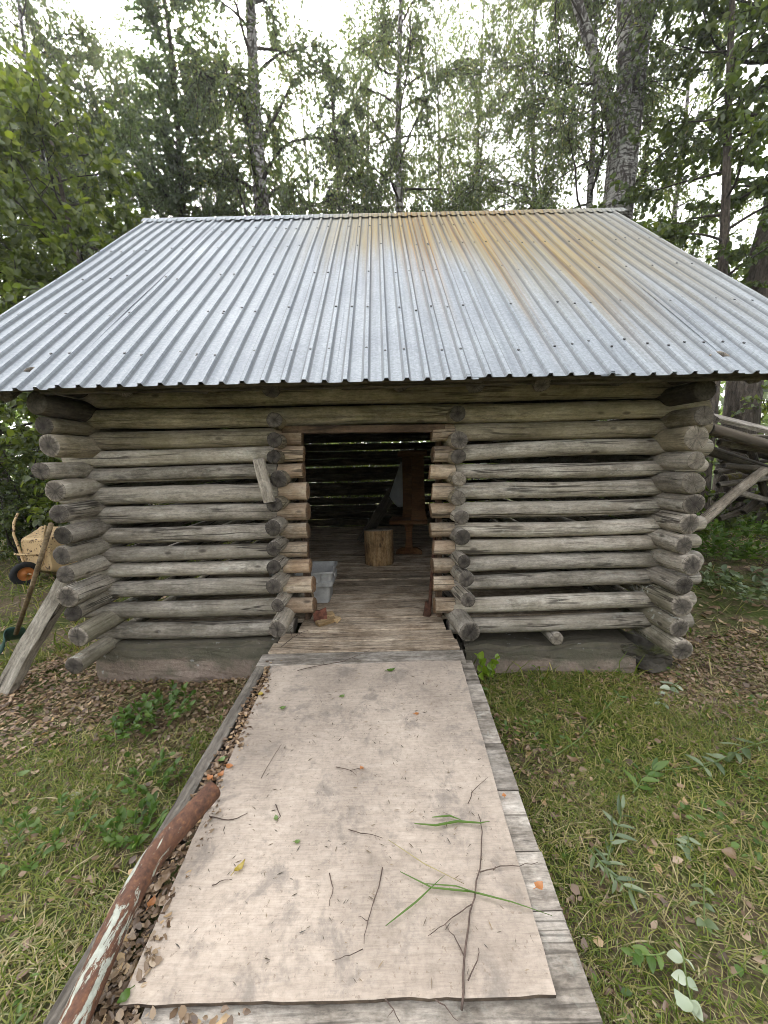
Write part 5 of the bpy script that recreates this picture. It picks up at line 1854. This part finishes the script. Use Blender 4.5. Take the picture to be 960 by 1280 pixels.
V1, F1 = litter(70000, (-3.2, 3.4, -2.75, .5), rs, .010, .044, lit_d)
V2, F2 = litter(9000, (-9, 8, .1, 7), rs, .04, .09, lambda x, y: np.where(x > 1.9, .8, .3))
V3, F3 = litter(4200, (-.88, -.70, -2.4, -.45), rs, .008, .032, lambda x, y: np.where(x > -.755 + (y + .4) * .0757, .95, 0), lambda x, y: rz_at(y) - .004 + .006 * np.sin(x * 60 + y * 17), True)
V4, F4 = litter(900, (-.72, -.25, -2.35, -1.95), rs, .010, .035, lambda x, y: np.clip(1.0 - (x + .72) * 2.2, 0, 1), lambda x, y: rz_at(y) + .002, True)
Vs = [V1, V2, V3, V4]
off = np.cumsum([0] + [len(v) for v in Vs])
o = np_mesh('leaf_litter', np.concatenate(Vs), np.concatenate([f + q for f, q in zip((F1, F2, F3, F4), off)]), MT['litter'])
tag(o, 'brown dead leaves littering the ground round the hut', 'leaf litter', None, 'stuff')


# small broad leaved ground cover between the grass
def ground_cover():
    rs = np.random.RandomState(55)
    n = 30000
    x = rs.uniform(-3.2, 4.2, n)
    y = rs.uniform(-2.75, 2.6, n)
    dn = np.clip(1.5 * (patchy(x, y, 1.5, 4.0) - .55), .02, 1) * np.where((x < -.7) & (y > -.9), .25, 1.0)
    k = ~inside_hut(x, y) & ~on_ramp(x, y) & (rs.uniform(0, 1, n) < dn)
    x, y = x[k], y[k]
    m = len(x)
    L = rs.uniform(.012, .042, m)
    C = np.stack([x, y, ground_h(x, y) + rs.uniform(.01, .06, m)], -1)
    az = rs.uniform(0, 2 * PI, m)
    D = np.stack([np.cos(az), np.sin(az), rs.normal(0, .3, m)], -1)
    V, F = leaf_hex(C, D, np.array([0, 0, 1.0]) + rs.normal(0, .4, (m, 3)), L, L * rs.uniform(.4, .85, m))
    tag(np_mesh('ground_cover', V, F, MT['lf_weed']), 'small green weeds and clover mixed into the grass', None, None, 'stuff')


ground_cover()


# tiny chips, needles and straw on the plywood
def debris():
    rs = np.random.RandomState(9)
    n = 620
    x = rs.uniform(PX0 + .02, PX1 - .03, n)
    y = rs.uniform(PY0 + .02, PY1 - .02, n)
    z = rz_at(y) + .0225
    az = rs.normal(0, .9, n)
    L = rs.uniform(.004, .028, n) * rs.uniform(.4, 1.2, n)
    C = np.stack([x, y, z], -1)
    D = np.stack([np.cos(az), np.sin(az), SLR * np.sin(az)], -1)
    V, F = leaf_quads(C, D, np.array([0, 0, 1.0]) + rs.normal(0, .15, (n, 3)), L, np.clip(L * .16, .0012, .004))
    o = np_mesh('plywood_debris', V, F, MT['litter_dark'])
    tag(o, 'tiny bark chips and needles sprinkled over the plywood', 'debris', None, 'stuff')


MT['litter_dark'] = leaf_mat('dark_chip', [(0.0, (0.03, 0.022, 0.015)), (0.7, (0.10, 0.07, 0.045)), (1.0, (0.20, 0.14, 0.08))], 0.05)
debris()


# ------------------------------------------------------------------ single twigs, blades and leaves on the plywood
def twig(paths, label, r0=.0028, mat='twig', name='twig', group='twigs fallen on the plywood'):
    pts_all = []
    first = on_ply(*paths[0][0])
    mb = MB()
    rs = random.Random(len(label))
    for q, pth in enumerate(paths):
        P = [on_ply(px, py, .004 + .004 * rs.random()) - first for px, py in pth]
        Q = []
        for i in range(len(P) - 1):
            for t in (0, .34, .67): Q.append(P[i].lerp(P[i + 1], t) + Vector((rs.gauss(0, .0015), rs.gauss(0, .0015), 0)))
        Q.append(P[-1])
        r_ = r0 if q == 0 else r0 * .6
        mb.tube(Q, list(np.linspace(r_, r_ * .45, len(Q))), 6)
    o = mb.build(name, MT[mat], None, True)
    o.location = first
    tag(o, label, 'twig', group)
    return o


twig([[(578, 1262), (580, 1200), (588, 1140), (600, 1085), (603, 1040), (598, 1018)], [(600, 1090), (625, 1083), (648, 1082), (672, 1078)], [(590, 1130), (570, 1143), (556, 1155), (535, 1170)], [(580, 1195), (566, 1170), (556, 1155)], [(585, 1225), (597, 1200), (598, 1185)]],
     'long branched dark twig running down the right half of the plywood', .0034)
twig([[(478, 1085), (470, 1120), (459, 1150), (455, 1180)], [(460, 1152), (448, 1145)], [(452, 1185), (430, 1197), (415, 1201)]], 'forked dark twig just left of the long branched one', .0022)
twig([[(412, 1092), (416, 1110), (412, 1132)]], 'short upright twig in the middle of the plywood', .002)
twig([[(345, 1005), (350, 1020), (346, 1028)]], 'small bent twig near the upper left edge of the plywood', .002)
twig([[(262, 1020), (285, 1026), (300, 1021), (310, 1016)]], 'thin dark twig beside the end of the rusty pipe', .002)
twig([[(265, 1108), (280, 1100), (290, 1099)]], 'faint short twig right of the rusty pipe', .0016)
twig([[(436, 1037), (458, 1042), (477, 1047)]], 'straight thin twig lying crosswise above the middle of the plywood', .0018)
twig([[(420, 958), (438, 963), (452, 960)], [(438, 963), (446, 969)]], 'short forked twig lying above the middle of the plywood', .0018)
twig([[(585, 1005), (590, 990), (605, 975), (610, 972)]], 'curved thin twig near the right edge of the plywood', .0018)
twig([[(327, 972), (345, 940), (352, 930)]], 'slanting twig by the left edge, above the orange leaf', .0016)


twig([[(372, 838), (398, 832), (428, 827), (452, 817), (464, 812)], [(440, 822), (452, 826)], [(405, 831), (402, 823)]], 'dry twig lying across the step at the far edge of the plywood', .0022)
twig([[(352, 808), (366, 797), (378, 790), (385, 788)], [(366, 797), (362, 788), (368, 782)], [(374, 793), (384, 797)]], 'dry brown stalk heaped on the step by the left door post', .003)
twig([[(480, 1248), (492, 1262), (500, 1278)], [(492, 1262), (484, 1272)]], 'short twig at the near edge of the plywood beside the long branched one', .002)
twig([[(545, 1252), (560, 1262), (572, 1276)]], 'curved reddish twig at the near edge of the ramp', .002)


def flat_blade(pts, w, label, mat='lf_weed', name='grass_leaf', group='green blades fallen on the plywood'):
    P = [on_ply(px, py, .006 + .004 * (i % 2)) for i, (px, py) in enumerate(pts)]
    first = P[0].copy()
    Q = []
    for i in range(len(P) - 1):
        for t in (0, .25, .5, .75): Q.append(P[i].lerp(P[i + 1], t) - first)
    Q.append(P[-1] - first)
    n = len(Q)
    vs = []
    for i, p in enumerate(Q):
        t = (Q[min(i + 1, n - 1)] - Q[max(i - 1, 0)]).normalized()
        s = Vector((-t.y, t.x, 0)).normalized()
        ww = w * math.sin(PI * (.12 + .86 * i / (n - 1))) * .5
        vs += [p + s * ww + Vector((0, 0, .002)), p, p - s * ww + Vector((0, 0, .002))]
    mb = MB()
    for i in range(n - 1):
        pass
    mb.add(vs, [(i * 3 + j, i * 3 + j + 1, i * 3 + j + 4, i * 3 + j + 3) for i in range(n - 1) for j in (0, 1)])
    o = mb.build(name, MT[mat], None, True)
    o.location = first
    tag(o, label, 'grass blade', group)


flat_blade([(518, 1030), (545, 1032), (572, 1027), (600, 1029), (612, 1027)], .011, 'dark green blade lying across the top of the long twig')
flat_blade([(540, 1022), (562, 1020), (578, 1026)], .009, 'shorter green blade crossing the one at the top of the long twig')
flat_blade([(482, 1158), (520, 1128), (556, 1094)], .006, 'thin green blade slanting up to the right across the plywood')
flat_blade([(500, 1090), (540, 1110), (590, 1115), (640, 1128), (690, 1145)], .007, 'long green blade crossing the branched twig toward the right edge')
flat_blade([(485, 1050), (530, 1080), (580, 1105)], .004, 'pale thin stalk slanting down to the right across the plywood', 'hay')
flat_blade([(530, 1105), (570, 1108), (600, 1118)], .005, 'short green stalk below the pale thin one')


def leaf_obj(px, py, size, mat, label, name='leaf', cat='leaf', group='single leaves on the plywood', rot=0.0, curl=.25, onply=True, z=0.0, aspect=.75):
    c = on_ply(px, py, .004) if onply else Vector(on_z(px, py, z))
    rs = random.Random(px * 7 + py)
    n = 9
    vs = []
    for i in range(n):
        t = i / (n - 1)
        w = size * aspect * .5 * math.sin(PI * min(1, t ** .75)) * (1 + .12 * math.sin(i * 2.3 + px)) + .0006
        xx = (t - .5) * size
        lift = curl * size * .4 * (2 * t - 1) ** 2
        vs += [(xx, w, curl * size * .18 + lift), (xx, 0, lift), (xx, -w, curl * size * .22 + lift)]
    mb = MB()
    mb.add(vs, [(i * 3 + j, i * 3 + j + 1, i * 3 + j + 4, i * 3 + j + 3) for i in range(n - 1) for j in (0, 1)])
    mb.tube([(-size * .5, 0, .001 + curl * size * .4), (-size * .8, size * .06, .004)], .0012, 5)
    o = mb.build(name, MT[mat], None, True)
    o.location = c
    o.rotation_euler = (0.1 * rs.uniform(-1, 1), 0.1 * rs.uniform(-1, 1), rot)
    tag(o, label, cat, group)
    return o


leaf_obj(300, 1085, .045, 'yellow_leaf', 'curled yellow leaf in the left half of the plywood', rot=1.0, curl=.6, aspect=.45)
leaf_obj(372, 1052, .022, 'green_leaf', 'small green leaf below the middle of the plywood', rot=.3)
leaf_obj(428, 870, .030, 'green_leaf', 'round pale green leaf near the far edge of the plywood', rot=.7)
leaf_obj(345, 1022, .022, 'green_leaf', 'tiny green leaf beside the small bent twig', rot=2)
leaf_obj(452, 960, .020, 'orange_leaf', 'small orange leaf high in the middle of the plywood', rot=2.4, curl=.5)
leaf_obj(521, 892, .024, 'orange_leaf', 'small orange leaf near the far right corner of the plywood', rot=.2)
leaf_obj(674, 1107, .036, 'orange_leaf', 'pinkish orange leaf on the right plank beside the plywood', rot=.6)
leaf_obj(489, 838, .055, 'lf_weed', 'green leaf sprig at the far edge of the plywood', rot=.3, curl=.4, aspect=.5)
leaf_obj(630, 994, .020, 'orange_leaf', 'tiny orange leaf at the right edge of the plywood', rot=1.5)
for i, (px, py, m_, lb) in enumerate([(287, 958, 'orange_leaf', 'bright orange leaf by the left edge of the plywood, topmost of the orange three'), (276, 968, 'orange_leaf', 'orange leaf by the left edge, leftmost of the orange three near the pipe end'),
                                      (262, 972, 'orange_leaf', 'dull orange leaf by the left edge right above the pipe end'), (277, 950, 'green_leaf', 'pale green leaf among the orange ones by the left edge'),
                                      (326, 868, 'yellow_leaf', 'yellow leaf beside the far end of the edge beam'), (354, 885, 'green_leaf', 'green leaf at the far left edge of the plywood'),
                                      (190, 1128, 'orange_leaf', 'orange brown leaf between pipe and plywood'), (207, 1098, 'litter', 'brown leaf between pipe and plywood, nearer the pipe end'), (155, 1247, 'lf_weed', 'dark green leaf at the near left corner of the plywood')]):
    leaf_obj(px, py, .034, m_, lb, rot=i * 1.3, curl=.4)


# ------------------------------------------------------------------ plants
def stems_leaves(name, label, cat, group, loc, stems, leafL, leafW, lmat, per, seed, pair=True, smat='stem', start=.25, droop=.0):
    rs = np.random.RandomState(seed)
    root = empty(name, loc, 0, label, cat, group)
    paths, C, D = [], [], []
    for (p0, d, L) in stems:
        P = curve_pts(p0, d, L, 9, rs, droop, .08)
        P[:, 2] = np.maximum(P[:, 2], .006)
        paths.append(P)
        for k in range(per):
            u = (start + (1 - start) * (k + .5) / per) * 8
            j = min(int(u), 7)
            c = P[j] + (P[j + 1] - P[j]) * (u - j)
            t = P[j + 1] - P[j]
            t /= np.linalg.norm(t)
            for sg in ((1, -1) if pair else (1,)):
                side = np.cross(t, [0, 0, 1.0])
                if np.linalg.norm(side) < .2: side = np.array([math.cos(k * 2.4), math.sin(k * 2.4), 0])
                side /= np.linalg.norm(side)
                a = rs.uniform(-.5, .5) + k * 1.3
                dd = side * sg * math.cos(a * .5) + t * .55 + np.array([0, 0, .15]) + rs.normal(0, .2, 3)
                C.append(c)
                D.append(dd)
    C, D = np.array(C), np.array(D)
    m = len(C)
    Ls = leafL * rs.uniform(.6, 1.15, m)
    V, F = leaf_smooth(C, D, np.array([0, 0, 1.0]) + rs.normal(0, .4, (m, 3)), Ls, Ls * leafW)
    V[:, 2] = np.maximum(V[:, 2], .004)
    np_mesh('leaves', V, F, MT[lmat], root, True)
    for P in paths:
        V, F = tubes_np([P], [np.linspace(.0032, .0014, 9)], 5)
        np_mesh('stem', V, F, MT[smat], root, True)
    return root


MT['stem'] = simple('green_stem', (0.11, 0.15, 0.045), 0.7, 0.3, 20)


def gpt(px, py, z=0.0):
    p = on_z(px, py, z)
    return Vector((p[0], p[1], float(ground_h(p[0], p[1])) + .004))


p = gpt(607, 855)
stems_leaves('sprout', 'bright yellow green sprout growing at the far right corner of the ramp', 'plant', None, p, [((0, 0, 0), (.15, -.1, 1), .24), ((0, 0, 0), (-.25, .0, 1), .20), ((.01, 0, 0), (.5, .0, .9), .18)], .062, .85, 'lf_sprout', 4, 1)
rs_ = random.Random(8)
def weed(px, py, label, n, H, rad_, leafL, seed, mat='lf_weed', w=.55):
    stems = []
    for k in range(n):
        az = k * 2.4
        rr = rad_ * math.sqrt((k + .5) / n)
        stems.append(((rr * math.cos(az), rr * math.sin(az), 0), (math.cos(az) * .5 + rs_.gauss(0, .2), math.sin(az) * .5 + rs_.gauss(0, .2), .8), H * rs_.uniform(.6, 1.1)))
    stems_leaves('weed_clump', label, 'plant', 'weeds growing by the ramp', gpt(px, py), stems, leafL, w, mat, 4, seed)


weed(200, 898, 'lush green weed clump in the leaf litter left of the ramp', 26, .10, .17, .045, 3)
weed(160, 918, 'smaller green weed clump left of the lush one', 12, .08, .10, .04, 4)
weed(172, 1050, 'green weed clump in the grass left of the rusty pipe', 14, .09, .09, .04, 5)
weed(195, 985, 'sparse weed clump left of the pipe end', 10, .08, .10, .04, 6)
weed(60, 1060, 'weed clump near the left edge of the photo', 12, .09, .14, .035, 7)
weed(925, 690, 'leafy weed clump below the boulders right of the hut', 60, .34, .55, .10, 8, 'lf_weed')
weed(900, 720, 'green weed clump beside the right log ends', 44, .28, .40, .09, 9)
weed(945, 760, 'low weed clump at the right edge behind the cut stems', 36, .22, .40, .08, 10, 'lf_wilt')


def lying(px0, py0, px1, py1, label, leafL, w, per, seed, mat='lf_wilt', h=.03):
    a, b = gpt(px0, py0), gpt(px1, py1)
    d = b - a
    L = d.length
    stems_leaves('cut_stem', label, 'cut plant', 'cut plants lying in the grass', a + Vector((0, 0, h)), [((0, 0, 0), (d.x, d.y, .05 * L), L)], leafL, w, mat, per, seed, start=.1)


lying(750, 1110, 785, 1025, 'cut plant with narrow blue green leaves beside the ramp', .075, .22, 8, 21)
lying(735, 1065, 790, 1125, 'cut leafy plant lying across the narrow leaved one', .07, .2, 7, 22)
lying(960, 935, 860, 965, 'cut plant with large soft leaves at the right edge', .10, .36, 6, 23)
lying(930, 950, 800, 968, 'long cut stem reaching left from the right edge', .05, .22, 6, 24, 'lf_weed')
lying(790, 1000, 820, 968, 'cut sprig with drooping leaves below the long cut stem', .09, .3, 4, 25, 'lf_weed')
lying(850, 850, 795, 870, 'wilted pale plant lying near the right corner of the hut', .08, .5, 5, 26, 'lf_pale')
lying(880, 1105, 860, 1190, 'cut stem with pale upturned leaves in the right grass', .045, .6, 3, 27, 'lf_wilt')
lying(850, 1190, 870, 1280, 'cut stem with white backed leaves at the bottom right', .042, .75, 3, 28, 'lf_pale')
lying(830, 1200, 795, 1225, 'cut sprig of dull green leaves low in the right grass', .05, .5, 4, 29, 'lf_weed')
lying(858, 1055, 870, 1090, 'small cut sprig with greyish leaves among the grass', .05, .4, 4, 30)
lying(690, 955, 800, 880, 'cut grassy stem lying between the ramp and the hut corner', .07, .2, 5, 31, 'lf_weed')
leaf_obj(912, 1068, .06, 'litter', 'large brown dead leaf in the grass near the right edge', 'dead_leaf', 'leaf', 'single leaves in the grass', .5, .5, False, .03)
leaf_obj(845, 1022, .045, 'litter', 'brown dead leaf in the grass below the long cut stem', 'dead_leaf', 'leaf', 'single leaves in the grass', 1.5, .5, False, .03)
leaf_obj(715, 950, .055, 'litter', 'brown dead leaf just right of the ramp', 'dead_leaf', 'leaf', 'single leaves in the grass', 2.5, .5, False, .03)
leaf_obj(853, 1252, .05, 'lf_pale', 'white backed leaf lying flat at the bottom right', 'pale_leaf', 'leaf', 'single leaves in the grass', 1.9, .2, False, .06, .9)
leaf_obj(95, 995, .05, 'lf_pale', 'pale leaf lying in the grass left of the ramp', 'pale_leaf', 'leaf', 'single leaves in the grass', .3, .4, False, .03)
leaf_obj(42, 1048, .055, 'litter', 'curled brown leaf near the left edge of the photo', 'dead_leaf', 'leaf', 'single leaves in the grass', .9, .6, False, .03)
leaf_obj(30, 967, .06, 'green_leaf', 'flat pale green leaf near the left edge of the photo', 'dead_leaf', 'leaf', 'single leaves in the grass', .4, .3, False, .03)


# ------------------------------------------------------------------ haze volume, added to lighten and soften the trees
def haze():
    m = NM('added_haze')
    v = m.n('ShaderNodeVolumePrincipled')
    v.inputs['Color'].default_value = (0.92, 0.95, 1.0, 1)
    v.inputs['Density'].default_value = 0.0012
    v.inputs['Anisotropy'].default_value = 0.55
    m.l(v.outputs[0], m.out.inputs['Volume'])
    mb = MB()
    mb.box((0, 20, 13.0), (200, 190, 29.0))
    tag(mb.build('haze', m.mat), 'thin pale haze volume added to lighten and soften the trees', None, None, 'stuff')


haze()
